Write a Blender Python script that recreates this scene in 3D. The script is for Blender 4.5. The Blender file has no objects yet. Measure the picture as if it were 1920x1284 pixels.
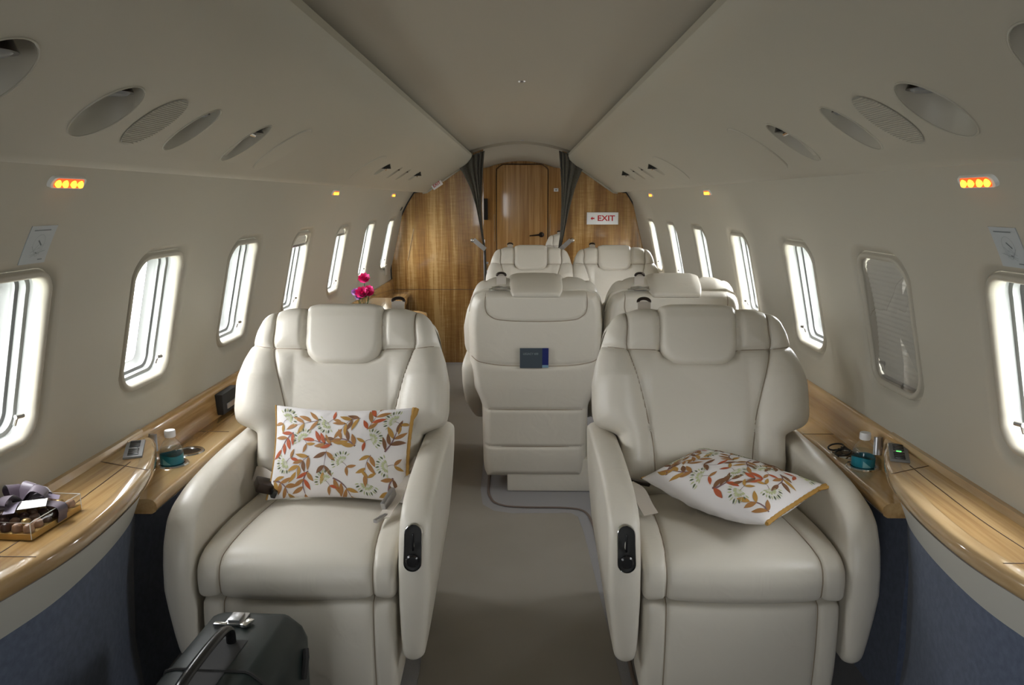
import bpy, bmesh, math, random
import numpy as np
from mathutils import Vector, Matrix
random.seed(7)
PI = math.pi
C = bpy.context.scene.collection
sc = bpy.context.scene

# ------------------------------------------------------------------ camera
cam_d = bpy.data.cameras.new('camera'); cam = bpy.data.objects.new('camera', cam_d); C.objects.link(cam)
sc.camera = cam
cam_d.sensor_width = 36.0; cam_d.lens = 36.0 * 1440 / 1920; cam_d.clip_start = 0.02
cam.location = (0.027, 0.0, 1.35)
cam.rotation_euler = (math.radians(90 - 10.504), 0, math.radians(0.822))

# ------------------------------------------------------------------ daylight and exposure
world = bpy.data.worlds.new('overcast_sky'); sc.world = world; world.use_nodes = True
wn = world.node_tree.nodes; wl = world.node_tree.links
wn.clear()
wo = wn.new('ShaderNodeOutputWorld'); wb = wn.new('ShaderNodeBackground')
wt = wn.new('ShaderNodeTexCoord'); wx = wn.new('ShaderNodeSeparateXYZ'); wr = wn.new('ShaderNodeValToRGB')
wr.color_ramp.elements[0].position = 0.38; wr.color_ramp.elements[0].color = (0.50, 0.53, 0.50, 1)
wr.color_ramp.elements[1].position = 0.56; wr.color_ramp.elements[1].color = (0.96, 0.98, 1.0, 1)
wm = wn.new('ShaderNodeMath'); wm.operation = 'MULTIPLY_ADD'; wm.inputs[1].default_value = 0.5; wm.inputs[2].default_value = 0.5
wl.new(wt.outputs['Generated'], wx.inputs[0]); wl.new(wx.outputs['Z'], wm.inputs[0]); wl.new(wm.outputs[0], wr.inputs[0])
wl.new(wr.outputs[0], wb.inputs['Color']); wb.inputs['Strength'].default_value = 13.0
wl.new(wb.outputs[0], wo.inputs[0])
sc.view_settings.view_transform = 'Standard'; sc.view_settings.look = 'None'
sc.view_settings.gamma = 1.0; sc.view_settings.use_curve_mapping = False
sc.view_settings.exposure = 0.88
# added fill lamp behind the camera, as if an entrance stood open there
_e = bpy.data.lights.new('fill_behind_camera', 'AREA'); _e.shape = 'RECTANGLE'; _e.size = 0.7; _e.size_y = 1.4; _e.energy = 9.5; _e.color = (0.93, 0.97, 1.0)
_eo = bpy.data.objects.new('fill_behind_camera', _e); _eo.location = (-.62, -1.5, .80); _eo.rotation_euler = (math.radians(90), 0, math.radians(-48)); C.objects.link(_eo)
sc.cycles.max_bounces = 10; sc.cycles.diffuse_bounces = 7; sc.cycles.glossy_bounces = 4
sc.cycles.transparent_max_bounces = 12; sc.cycles.use_denoising = True
sc.cycles.sample_clamp_indirect = 6.0

# cabin section: walls are an arc of radius RW about height ZC
RW, ZC = 1.07, 0.78
Y0, Y1, YB = -2.2, 9.5, 6.35
WIN_L = [1.52, 2.18, 2.85, 3.60, 4.41, 5.22, 6.03, 6.85, 7.65, 8.45]
WIN_R = [1.49, 2.12, 2.77, 3.52, 4.31, 5.11, 5.90, 6.75, 7.55, 8.35]

def W(side, y, t, n=0.0):
    a = t / RW
    return Vector((side * (RW + n) * math.cos(a), y, ZC + (RW + n) * math.sin(a)))
def t_of_z(z): return RW * math.asin(min(1, (z - ZC) / RW))
WT = 0.235          # arc position of window centres

# ------------------------------------------------------------------ materials
def mat(name, col, rough=0.5, metal=0.0, bump=None, noise=None, coat=0.0, spec=0.5, emit=None, sheen=0.0, trans=0.0):
    m = bpy.data.materials.new(name); m.use_nodes = True
    nt = m.node_tree; b = nt.nodes['Principled BSDF']
    b.inputs['Base Color'].default_value = (*col, 1); b.inputs['Roughness'].default_value = rough
    b.inputs['Metallic'].default_value = metal; b.inputs['Specular IOR Level'].default_value = spec
    b.inputs['Coat Weight'].default_value = coat; b.inputs['Coat Roughness'].default_value = 0.08
    b.inputs['Sheen Weight'].default_value = sheen
    b.inputs['Transmission Weight'].default_value = trans
    if emit:
        b.inputs['Emission Color'].default_value = (*emit[0], 1); b.inputs['Emission Strength'].default_value = emit[1]
    tc = nt.nodes.new('ShaderNodeTexCoord')
    if noise:      # (scale, second colour)
        n = nt.nodes.new('ShaderNodeTexNoise'); n.inputs['Scale'].default_value = noise[0]; n.inputs['Detail'].default_value = 4
        mx = nt.nodes.new('ShaderNodeMix'); mx.data_type = 'RGBA'
        mx.inputs['A'].default_value = (*col, 1); mx.inputs['B'].default_value = (*noise[1], 1)
        rp = nt.nodes.new('ShaderNodeValToRGB'); rp.color_ramp.elements[0].position = 0.35; rp.color_ramp.elements[1].position = 0.65
        nt.links.new(tc.outputs['Object'], n.inputs['Vector']); nt.links.new(n.outputs['Fac'], rp.inputs[0])
        nt.links.new(rp.outputs[0], mx.inputs['Factor'])
        nt.links.new(mx.outputs['Result'], b.inputs['Base Color'])
    if bump:       # (scale, strength, distance)
        n2 = nt.nodes.new('ShaderNodeTexNoise'); n2.inputs['Scale'].default_value = bump[0]; n2.inputs['Detail'].default_value = 5
        bp = nt.nodes.new('ShaderNodeBump'); bp.inputs['Strength'].default_value = bump[1]; bp.inputs['Distance'].default_value = bump[2]
        nt.links.new(tc.outputs['Object'], n2.inputs['Vector']); nt.links.new(n2.outputs['Fac'], bp.inputs['Height'])
        nt.links.new(bp.outputs[0], b.inputs['Normal'])
    return m

def wood(name, stops, stretch, scale, rough=0.22, coat=0.6, fine=0.35, figure=0.0, dist=0.6):
    """veneer whose grain runs along the axis with the small stretch value"""
    m = bpy.data.materials.new(name); m.use_nodes = True
    nt = m.node_tree; b = nt.nodes['Principled BSDF']; L = nt.links.new
    tc = nt.nodes.new('ShaderNodeTexCoord'); mp = nt.nodes.new('ShaderNodeMapping')
    mp.inputs['Scale'].default_value = stretch; L(tc.outputs['Object'], mp.inputs[0])
    n1 = nt.nodes.new('ShaderNodeTexNoise'); n1.inputs['Scale'].default_value = scale; n1.inputs['Detail'].default_value = 3
    n1.inputs['Distortion'].default_value = dist
    n2 = nt.nodes.new('ShaderNodeTexNoise'); n2.inputs['Scale'].default_value = scale * 9; n2.inputs['Detail'].default_value = 5
    L(mp.outputs[0], n1.inputs['Vector']); L(mp.outputs[0], n2.inputs['Vector'])
    mm = nt.nodes.new('ShaderNodeMath'); mm.operation = 'MULTIPLY_ADD'; mm.inputs[1].default_value = fine
    L(n2.outputs['Fac'], mm.inputs[0]); L(n1.outputs['Fac'], mm.inputs[2])
    last = mm
    if figure:
        n3 = nt.nodes.new('ShaderNodeTexNoise'); n3.inputs['Scale'].default_value = 26; n3.inputs['Detail'].default_value = 2
        mp3 = nt.nodes.new('ShaderNodeMapping'); mp3.inputs['Scale'].default_value = (0.45, 0.45, 3.0)
        L(tc.outputs['Object'], mp3.inputs[0]); L(mp3.outputs[0], n3.inputs['Vector'])
        m3 = nt.nodes.new('ShaderNodeMath'); m3.operation = 'MULTIPLY_ADD'; m3.inputs[1].default_value = figure
        L(n3.outputs['Fac'], m3.inputs[0]); L(mm.outputs[0], m3.inputs[2]); last = m3
    rp = nt.nodes.new('ShaderNodeValToRGB'); L(last.outputs[0], rp.inputs[0])
    cr = rp.color_ramp
    off = fine * 0.5 + figure * 0.5
    cr.elements[0].position = 0.33 + off; cr.elements[0].color = (*stops[0], 1)
    cr.elements[1].position = 0.67 + off; cr.elements[1].color = (*stops[-1], 1)
    for i, s in enumerate(stops[1:-1]):
        e = cr.elements.new(0.33 + off + 0.34 * (i + 1) / (len(stops) - 1)); e.color = (*s, 1)
    L(rp.outputs[0], b.inputs['Base Color'])
    b.inputs['Roughness'].default_value = rough; b.inputs['Coat Weight'].default_value = coat; b.inputs['Coat Roughness'].default_value = 0.05
    return m

def glass_mat(name, tint=(1, 1, 1), gloss=0.08, rough=0.0):
    m = bpy.data.materials.new(name); m.use_nodes = True; nt = m.node_tree; nt.nodes.clear()
    o = nt.nodes.new('ShaderNodeOutputMaterial'); t = nt.nodes.new('ShaderNodeBsdfTransparent'); g = nt.nodes.new('ShaderNodeBsdfGlossy')
    lw = nt.nodes.new('ShaderNodeLayerWeight'); lw.inputs['Blend'].default_value = 0.5
    pw = nt.nodes.new('ShaderNodeMath'); pw.operation = 'POWER'; pw.inputs[1].default_value = 4.0
    ma = nt.nodes.new('ShaderNodeMath'); ma.operation = 'MULTIPLY_ADD'; ma.inputs[1].default_value = 0.6; ma.inputs[2].default_value = gloss * 0.5
    nt.links.new(lw.outputs['Facing'], pw.inputs[0]); nt.links.new(pw.outputs[0], ma.inputs[0])
    mx = nt.nodes.new('ShaderNodeMixShader'); t.inputs[0].default_value = (*tint, 1); g.inputs['Roughness'].default_value = rough
    nt.links.new(ma.outputs[0], mx.inputs[0]); nt.links.new(t.outputs[0], mx.inputs[1]); nt.links.new(g.outputs[0], mx.inputs[2])
    nt.links.new(mx.outputs[0], o.inputs[0])
    return m

M = {}
M['leather'] = mat('cream_leather', (0.66, 0.62, 0.54), 0.38, bump=(260, 0.10, 0.0006), spec=0.45)
_nt = M['leather'].node_tree; _b0 = [n for n in _nt.nodes if n.type == 'BUMP'][0]
_tx = [n for n in _nt.nodes if n.type == 'TEX_COORD'][0]
_nz = _nt.nodes.new('ShaderNodeTexNoise'); _nz.inputs['Scale'].default_value = 11; _nz.inputs['Detail'].default_value = 2; _nz.inputs['Distortion'].default_value = 1.2
_bb = _nt.nodes.new('ShaderNodeBump'); _bb.inputs['Strength'].default_value = 0.35; _bb.inputs['Distance'].default_value = 0.006
_nt.links.new(_tx.outputs['Object'], _nz.inputs['Vector']); _nt.links.new(_nz.outputs['Fac'], _bb.inputs['Height']); _nt.links.new(_bb.outputs[0], _b0.inputs['Normal'])
M['seam'] = mat('tan_stitching', (0.33, 0.27, 0.20), 0.7)
M['wall'] = mat('warm_ivory_wall_lining', (0.44, 0.415, 0.345), 0.62, bump=(900, 0.05, 0.0004))
M['ceil'] = mat('ivory_headliner', (0.40, 0.36, 0.295), 0.7, bump=(900, 0.05, 0.0004))
M['psu'] = mat('ivory_overhead_panel', (0.42, 0.39, 0.32), 0.5)
M['wplast'] = mat('white_window_plastic', (0.74, 0.76, 0.74), 0.35)
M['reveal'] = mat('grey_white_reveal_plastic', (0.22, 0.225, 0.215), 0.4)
M['seal'] = mat('grey_window_seal', (0.14, 0.145, 0.14), 0.5)
M['carpet'] = mat('grey_blue_carpet', (0.20, 0.195, 0.20), 0.95, noise=(420, (0.27, 0.26, 0.265)), bump=(600, 0.5, 0.003), sheen=0.3)
M['runner'] = mat('beige_canvas_runner', (0.25, 0.225, 0.19), 0.75, bump=(700, 0.15, 0.0008), noise=(3, (0.27, 0.245, 0.21)))
M['binding'] = mat('brown_edge_binding', (0.16, 0.12, 0.10), 0.9)
M['fabric'] = mat('slate_blue_fabric', (0.075, 0.098, 0.155), 0.9, noise=(60, (0.105, 0.13, 0.195)), bump=(300, 0.4, 0.001), sheen=0.2)
M['band'] = mat('greige_band_leather', (0.52, 0.51, 0.46), 0.5)
M['woodL'] = wood('figured_maple_ledge', [(0.30, 0.165, 0.055), (0.45, 0.275, 0.11), (0.56, 0.37, 0.165)], (12, 0.5, 12), 1.2, 0.16, 0.9, dist=.15)
M['woodB'] = wood('bulkhead_veneer', [(0.21, 0.098, 0.026), (0.30, 0.152, 0.042), (0.38, 0.205, 0.062), (0.56, 0.35, 0.135)], (14, 14, 0.5), 0.8, 0.2, 0.7, 0.5, 0.16)
M['woodD'] = wood('striped_door_veneer', [(0.30, 0.145, 0.045), (0.44, 0.23, 0.075), (0.56, 0.32, 0.115)], (24, 24, 0.3), 1.2, 0.15, 0.9, 0.6)
M['woodE'] = wood('maple_nosing', [(0.38, 0.24, 0.11), (0.50, 0.34, 0.17), (0.60, 0.43, 0.24)], (5, 0.5, 5), 1.5, 0.12, 1.0)
M['line'] = mat('dark_joint', (0.09, 0.05, 0.025), 0.7)
M['gap'] = mat('shadow_gap_black', (0.012, 0.012, 0.012), 0.8)
M['chrome'] = mat('polished_chrome', (0.75, 0.75, 0.75), 0.15, 1.0)
M['steel'] = mat('brushed_steel', (0.45, 0.45, 0.46), 0.32, 1.0)
M['bronze'] = mat('dark_bronze', (0.05, 0.038, 0.032), 0.3, 0.8)
M['black'] = mat('gloss_black_plastic', (0.012, 0.012, 0.013), 0.25)
M['case'] = mat('black_case_shell', (0.009, 0.017, 0.017), 0.42, bump=(500, 0.1, 0.0004))
M['mblack'] = mat('matt_black', (0.02, 0.02, 0.02), 0.7)
M['grey'] = mat('grey_plastic', (0.20, 0.20, 0.20), 0.5)
M['curtain'] = mat('taupe_curtain_fabric', (0.085, 0.078, 0.062), 0.95, bump=(400, 0.4, 0.001), sheen=0.3, noise=(90, (0.115, 0.105, 0.085)))
M['pillow'] = mat('white_cotton', (0.72, 0.69, 0.68), 0.85, bump=(700, 0.15, 0.0006), sheen=0.2)
M['ochre'] = mat('ochre_piping', (0.42, 0.23, 0.05), 0.75)
M['rust'] = mat('rust_thread', (0.42, 0.085, 0.025), 0.7)
M['tan'] = mat('golden_brown_thread', (0.36, 0.17, 0.05), 0.7)
M['brown'] = mat('brown_thread', (0.19, 0.085, 0.035), 0.7)
M['green'] = mat('pale_green_thread', (0.47, 0.50, 0.27), 0.7)
M['dgreen'] = mat('olive_thread', (0.09, 0.12, 0.05), 0.7)
M['mauve'] = mat('mauve_thread', (0.19, 0.11, 0.125), 0.7)
M['belt'] = mat('cream_seat_belt_webbing', (0.55, 0.50, 0.44), 0.6)
M['white'] = mat('white_plastic', (0.80, 0.80, 0.82), 0.4)
M['paper'] = mat('white_card', (0.85, 0.85, 0.86), 0.7)
M['placard'] = mat('pale_grey_placard', (0.42, 0.46, 0.48), 0.5)
M['ink'] = mat('grey_print', (0.13, 0.15, 0.16), 0.6)
M['inkpale'] = mat('faint_print', (0.28, 0.31, 0.33), 0.6)
M['red'] = mat('red_lettering', (0.50, 0.004, 0.01), 0.5)
M['amber'] = mat('amber_lens', (0.6, 0.08, 0.01), 0.4, emit=((1.0, 0.10, 0.01), 0.5))
M['amberhot'] = mat('amber_lamp_core', (0.9, 0.5, 0.1), 0.4, emit=((1.0, 0.36, 0.03), 1.6))
M['led'] = mat('green_led', (0.1, 0.6, 0.1), 0.4, emit=((0.15, 1.0, 0.2), 0.8))
M['glass'] = glass_mat('clear_pane')
M['acryl'] = glass_mat('clear_acrylic', (0.93, 0.93, 0.94))
M['pet'] = glass_mat('clear_bottle_plastic', (0.96, 0.98, 0.98))
M['water'] = mat('teal_label', (0.01, 0.20, 0.27), 0.3)
M['label2'] = mat('pale_label_swirl', (0.20, 0.46, 0.50), 0.3)
M['shade'] = mat('pleated_shade_cloth', (0.62, 0.61, 0.55), 0.8)
M['gold'] = mat('gold_foil_card', (0.55, 0.36, 0.12), 0.3, 0.6)
M['choc'] = mat('chocolate', (0.06, 0.025, 0.018), 0.35)
M['choc2'] = mat('milk_chocolate', (0.30, 0.17, 0.10), 0.4)
M['ribbon'] = mat('dark_purple_organza', (0.060, 0.035, 0.060), 0.45, sheen=0.5)
M['ribbon2'] = mat('lilac_organza', (0.16, 0.12, 0.20), 0.5, sheen=0.6)
M['pink'] = mat('magenta_petals', (0.72, 0.02, 0.22), 0.6)
M['lilac'] = mat('lilac_petals', (0.45, 0.25, 0.55), 0.6)
M['leaf'] = mat('dark_green_leaf', (0.03, 0.09, 0.02), 0.6)
M['broch'] = mat('slate_brochure', (0.055, 0.075, 0.095), 0.4)
M['navy'] = mat('royal_blue_strip', (0.006, 0.015, 0.14), 0.4)
M['sky'] = mat('pale_blue_corner', (0.20, 0.35, 0.50), 0.4)
M['text'] = mat('silver_lettering', (0.22, 0.26, 0.28), 0.5)
M['grille'] = mat('ivory_grille', (0.36, 0.34, 0.29), 0.7)

# ------------------------------------------------------------------ helpers
def put(o, parent=None):
    C.objects.link(o)
    if parent is not None: o.parent = parent
    return o
def tag(o, label=None, cat=None, group=None, kind=None):
    if label: o['label'] = label
    if cat: o['category'] = cat
    if group: o['group'] = group
    if kind: o['kind'] = kind
    return o
def thing(name, label, cat, loc=(0, 0, 0), rotz=0.0, group=None):
    o = bpy.data.objects.new(name, None); o.empty_display_size = 0.05
    o.location = loc; o.rotation_euler = (0, 0, rotz); put(o); return tag(o, label, cat, group)
def mk(name, verts, faces, m, parent=None, smooth=True, angle=None, recalc=True, mats=None, midx=None):
    me = bpy.data.meshes.new(name); me.from_pydata([tuple(v) for v in verts], [], faces)
    for x in (mats or [m]): me.materials.append(M[x] if isinstance(x, str) else x)
    if midx is not None: me.polygons.foreach_set('material_index', midx)
    if recalc:
        bm = bmesh.new(); bm.from_mesh(me); bmesh.ops.remove_doubles(bm, verts=bm.verts, dist=1e-6)
        bmesh.ops.recalc_face_normals(bm, faces=bm.faces); bm.to_mesh(me); bm.free()
    if smooth:
        me.polygons.foreach_set('use_smooth', [True] * len(me.polygons))
        if angle: me.set_sharp_from_angle(angle=math.radians(angle))
    me.update()
    return put(bpy.data.objects.new(name, me), parent)
class MB:
    """collects shapes for one mesh"""
    def __init__(s): s.v = []; s.f = []; s.mi = []; s.cur = 0
    def add(s, vs, fs):
        b = len(s.v); s.v += [Vector(v) for v in vs]; s.f += [tuple(b + i for i in f) for f in fs]; s.mi += [s.cur] * len(fs); return s
    def box(s, c, size, rot=None, bev=0.0, seg=2):
        bm = bmesh.new(); bmesh.ops.create_cube(bm, size=1.0)
        for v in bm.verts: v.co = Vector((v.co.x * size[0], v.co.y * size[1], v.co.z * size[2]))
        if bev: bmesh.ops.bevel(bm, geom=bm.edges[:], offset=bev, segments=seg, profile=0.6, affect='EDGES')
        R = rot if rot is not None else Matrix.Identity(3)
        bm.verts.index_update()
        s.add([R @ v.co + Vector(c) for v in bm.verts], [[v.index for v in f.verts] for f in bm.faces]); bm.free(); return s
    def tube(s, pts, r, n=10, close=False, flat=None):
        pts = [Vector(p) for p in pts]; k = len(pts); rs = r if isinstance(r, (list, tuple)) else [r] * k
        vs = []; up = Vector((0, 0, 1)); prev = None
        for i, p in enumerate(pts):
            if close: d = pts[(i + 1) % k] - pts[i - 1]
            else: d = pts[min(i + 1, k - 1)] - pts[max(i - 1, 0)]
            d.normalize()
            if prev is None:
                a = d.cross(up)
                if a.length < 1e-3: a = d.cross(Vector((1, 0, 0)))
            else: a = prev - d * prev.dot(d)
            a.normalize(); prev = a; b = d.cross(a)
            for j in range(n):
                an = 2 * PI * j / n
                vs.append(p + a * math.cos(an) * rs[i] + b * math.sin(an) * rs[i] * (flat or 1))
        fs = []
        for i in range(k if close else k - 1):
            for j in range(n):
                i2 = (i + 1) % k; fs.append((i * n + j, i * n + (j + 1) % n, i2 * n + (j + 1) % n, i2 * n + j))
        if not close: fs.append(tuple(range(n))[::-1]); fs.append(tuple((k - 1) * n + j for j in range(n)))
        return s.add(vs, fs)
    def lathe(s, prof, c=(0, 0, 0), n=28, ax=None):
        vs = []; fs = []; R = ax if ax is not None else Matrix.Identity(3)
        for r, z in prof:
            for j in range(n):
                a = 2 * PI * j / n; vs.append(R @ Vector((r * math.cos(a), r * math.sin(a), z)) + Vector(c))
        for i in range(len(prof) - 1):
            for j in range(n): fs.append((i * n + j, i * n + (j + 1) % n, (i + 1) * n + (j + 1) % n, (i + 1) * n + j))
        fs.append(tuple(range(n))[::-1]); fs.append(tuple((len(prof) - 1) * n + j for j in range(n)))
        return s.add(vs, fs)
    def prism(s, poly, lo, hi, f):
        """extrude a 2D polygon between lo and hi; f(a,b,c)->point"""
        n = len(poly); vs = [f(a, b, lo) for a, b in poly] + [f(a, b, hi) for a, b in poly]
        fs = [tuple(range(n))[::-1], tuple(range(n, 2 * n))] + [(i, (i + 1) % n, n + (i + 1) % n, n + i) for i in range(n)]
        return s.add(vs, fs)
    def build(s, name, m, parent=None, smooth=True, angle=40, mats=None):
        return mk(name, s.v, s.f, m, parent, smooth, angle, True, mats, s.mi if mats else None)
def rrect(hw, hh, r, n=8):
    """rounded rectangle points, counter-clockwise"""
    out = []
    for cx, cy, a0 in ((hw - r, hh - r, 0), (-hw + r, hh - r, PI / 2), (-hw + r, -hh + r, PI), (hw - r, -hh + r, 1.5 * PI)):
        for i in range(n + 1):
            a = a0 + PI / 2 * i / n; out.append((cx + r * math.cos(a), cy + r * math.sin(a)))
    return out
def text_mesh(s, size, m, parent, f, name='lettering', ex=0.0006, sx=1.0):
    cu = bpy.data.curves.new('t', 'FONT'); cu.body = s; cu.size = size; cu.align_x = 'CENTER'; cu.align_y = 'CENTER'; cu.extrude = ex; cu.offset = size * .02
    o = bpy.data.objects.new('t', cu); C.objects.link(o)
    dg = bpy.context.evaluated_depsgraph_get(); dg.update()
    me = bpy.data.meshes.new_from_object(o.evaluated_get(dg)); C.objects.unlink(o); bpy.data.objects.remove(o)
    for v in me.vertices: v.co = f(v.co.x * sx, v.co.y, v.co.z)
    me.materials.clear(); me.materials.append(M[m]); me.name = name
    return put(bpy.data.objects.new(name, me), parent)
def catmull(pts, n=8, close=False):
    P = [Vector(p) for p in pts]; out = []; k = len(P)
    for i in range(k if close else k - 1):
        p1, p2 = P[i], P[(i + 1) % k]
        p0 = P[i - 1] if (i > 0 or close) else p1 * 2 - p2
        p3 = P[(i + 2) % k] if (i + 2 < k or close) else p2 * 2 - p1
        for j in range(n):
            t = j / n
            out.append(0.5 * ((2 * p1) + (p2 - p0) * t + (2 * p0 - 5 * p1 + 4 * p2 - p3) * t * t + (3 * p1 - p0 - 3 * p2 + p3) * t ** 3))
    if not close: out.append(P[-1].copy())
    return out
def interp(xs, ys):
    xs = np.array(xs, float); ys = np.array(ys, float)
    # monotone-ish smooth curve through the samples
    X = np.linspace(xs[0], xs[-1], 400); Yl = np.interp(X, xs, ys)
    k = np.ones(15) / 15; Yp = np.concatenate([np.full(7, Yl[0]), Yl, np.full(7, Yl[-1])]); Ys = np.convolve(Yp, k, 'valid')
    Ys[0] = Yl[0]; Ys[-1] = Yl[-1]
    return lambda x: np.interp(x, X, Ys)
def dist_poly(px, py, line, closed=False):
    L = np.array([(p[0], p[1]) for p in line], float)
    if closed: L = np.vstack([L, L[:1]])
    d = np.full(px.shape, 1e9)
    for i in range(len(L) - 1):
        a = L[i]; ab = L[i + 1] - a; l2 = ab @ ab + 1e-12
        t = np.clip(((px - a[0]) * ab[0] + (py - a[1]) * ab[1]) / l2, 0, 1)
        d = np.minimum(d, np.hypot(px - a[0] - t * ab[0], py - a[1] - t * ab[1]))
    return d
def rnd(d, r): return np.sqrt(np.clip(1 - (1 - np.minimum(d / r, 1)) ** 2, 0, 1))
def groove(d, g, s): return g * np.exp(-(d / s) ** 2)
def pad(name, Lf, Rf, b0, b1, front, back, Mf, m, parent, nu=44, nv=52, mid=0.0):
    """padded solid: outline Lf(b)..Rf(b), front/back offset functions of (a, b, distance to outline)"""
    bs = b0 + (b1 - b0) * (1 - np.cos(np.linspace(0, PI, nv))) / 2
    us = (1 - np.cos(np.linspace(0, PI, nu))) / 2
    us = 0.6 * us + 0.4 * np.linspace(0, 1, nu); bs = 0.6 * bs + 0.4 * np.linspace(b0, b1, nv)
    Lb, Rb = Lf(bs), Rf(bs)
    A = Lb[:, None] + (Rb - Lb)[:, None] * us[None, :]; B = np.repeat(bs[:, None], nu, 1)
    out = [(Lb[i], bs[i]) for i in range(nv)] + [(Rb[i], bs[i]) for i in range(nv - 1, -1, -1)]
    de = dist_poly(A, B, out, True)
    cf = front(A, B, de); cb = back(A, B, de)
    vs = []; idx_f = np.zeros((nv, nu), int); idx_b = np.zeros((nv, nu), int)
    midf = mid if callable(mid) else (lambda a, b: mid)
    for i in range(nv):
        for j in range(nu):
            edge = i in (0, nv - 1) or j in (0, nu - 1)
            if edge:
                idx_f[i, j] = idx_b[i, j] = len(vs); vs.append(Mf(A[i, j], B[i, j], midf(A[i, j], B[i, j])))
            else:
                idx_f[i, j] = len(vs); vs.append(Mf(A[i, j], B[i, j], cf[i, j]))
                idx_b[i, j] = len(vs); vs.append(Mf(A[i, j], B[i, j], cb[i, j]))
    fs = []
    for i in range(nv - 1):
        for j in range(nu - 1):
            fs.append((idx_f[i, j], idx_f[i, j + 1], idx_f[i + 1, j + 1], idx_f[i + 1, j]))
            fs.append((idx_b[i, j], idx_b[i + 1, j], idx_b[i + 1, j + 1], idx_b[i, j + 1]))
    fs = [tuple(int(k) for k in f) for f in fs]
    return mk(name, vs, fs, m, parent)
def ribbon(mb, pts, width, thick=0.0015, wdir=(1, 0, 0)):
    pts = catmull(pts, 5); vs = []; wd0 = Vector(wdir)
    for i, p in enumerate(pts):
        d = (pts[min(i + 1, len(pts) - 1)] - pts[max(i - 1, 0)]).normalized()
        w = (wd0 - d * wd0.dot(d)).normalized() * width / 2; n = d.cross(w).normalized() * thick / 2
        vs += [p - w - n, p + w - n, p + w + n, p - w + n]
    fs = [(0, 3, 2, 1)]
    for i in range(len(pts) - 1):
        for j in range(4): fs.append((i * 4 + j, i * 4 + (j + 1) % 4, i * 4 + 4 + (j + 1) % 4, i * 4 + 4 + j))
    k = (len(pts) - 1) * 4; fs.append((k, k + 1, k + 2, k + 3))
    mb.add(vs, fs)
def children(o): return [c for c in list(C.objects) if c.parent == o]
_mir = {}
def copy_tree(o, parent=None, mirror=False):
    c = o.copy()
    if mirror and o.data is not None:
        if o.data.name not in _mir:
            me = o.data.copy(); me.transform(Matrix.Scale(-1, 4, (1, 0, 0))); me.flip_normals(); _mir[o.data.name] = me
        c.data = _mir[o.data.name]
    C.objects.link(c); c.parent = parent
    for ch in children(o): copy_tree(ch, c, mirror)
    return c

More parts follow.
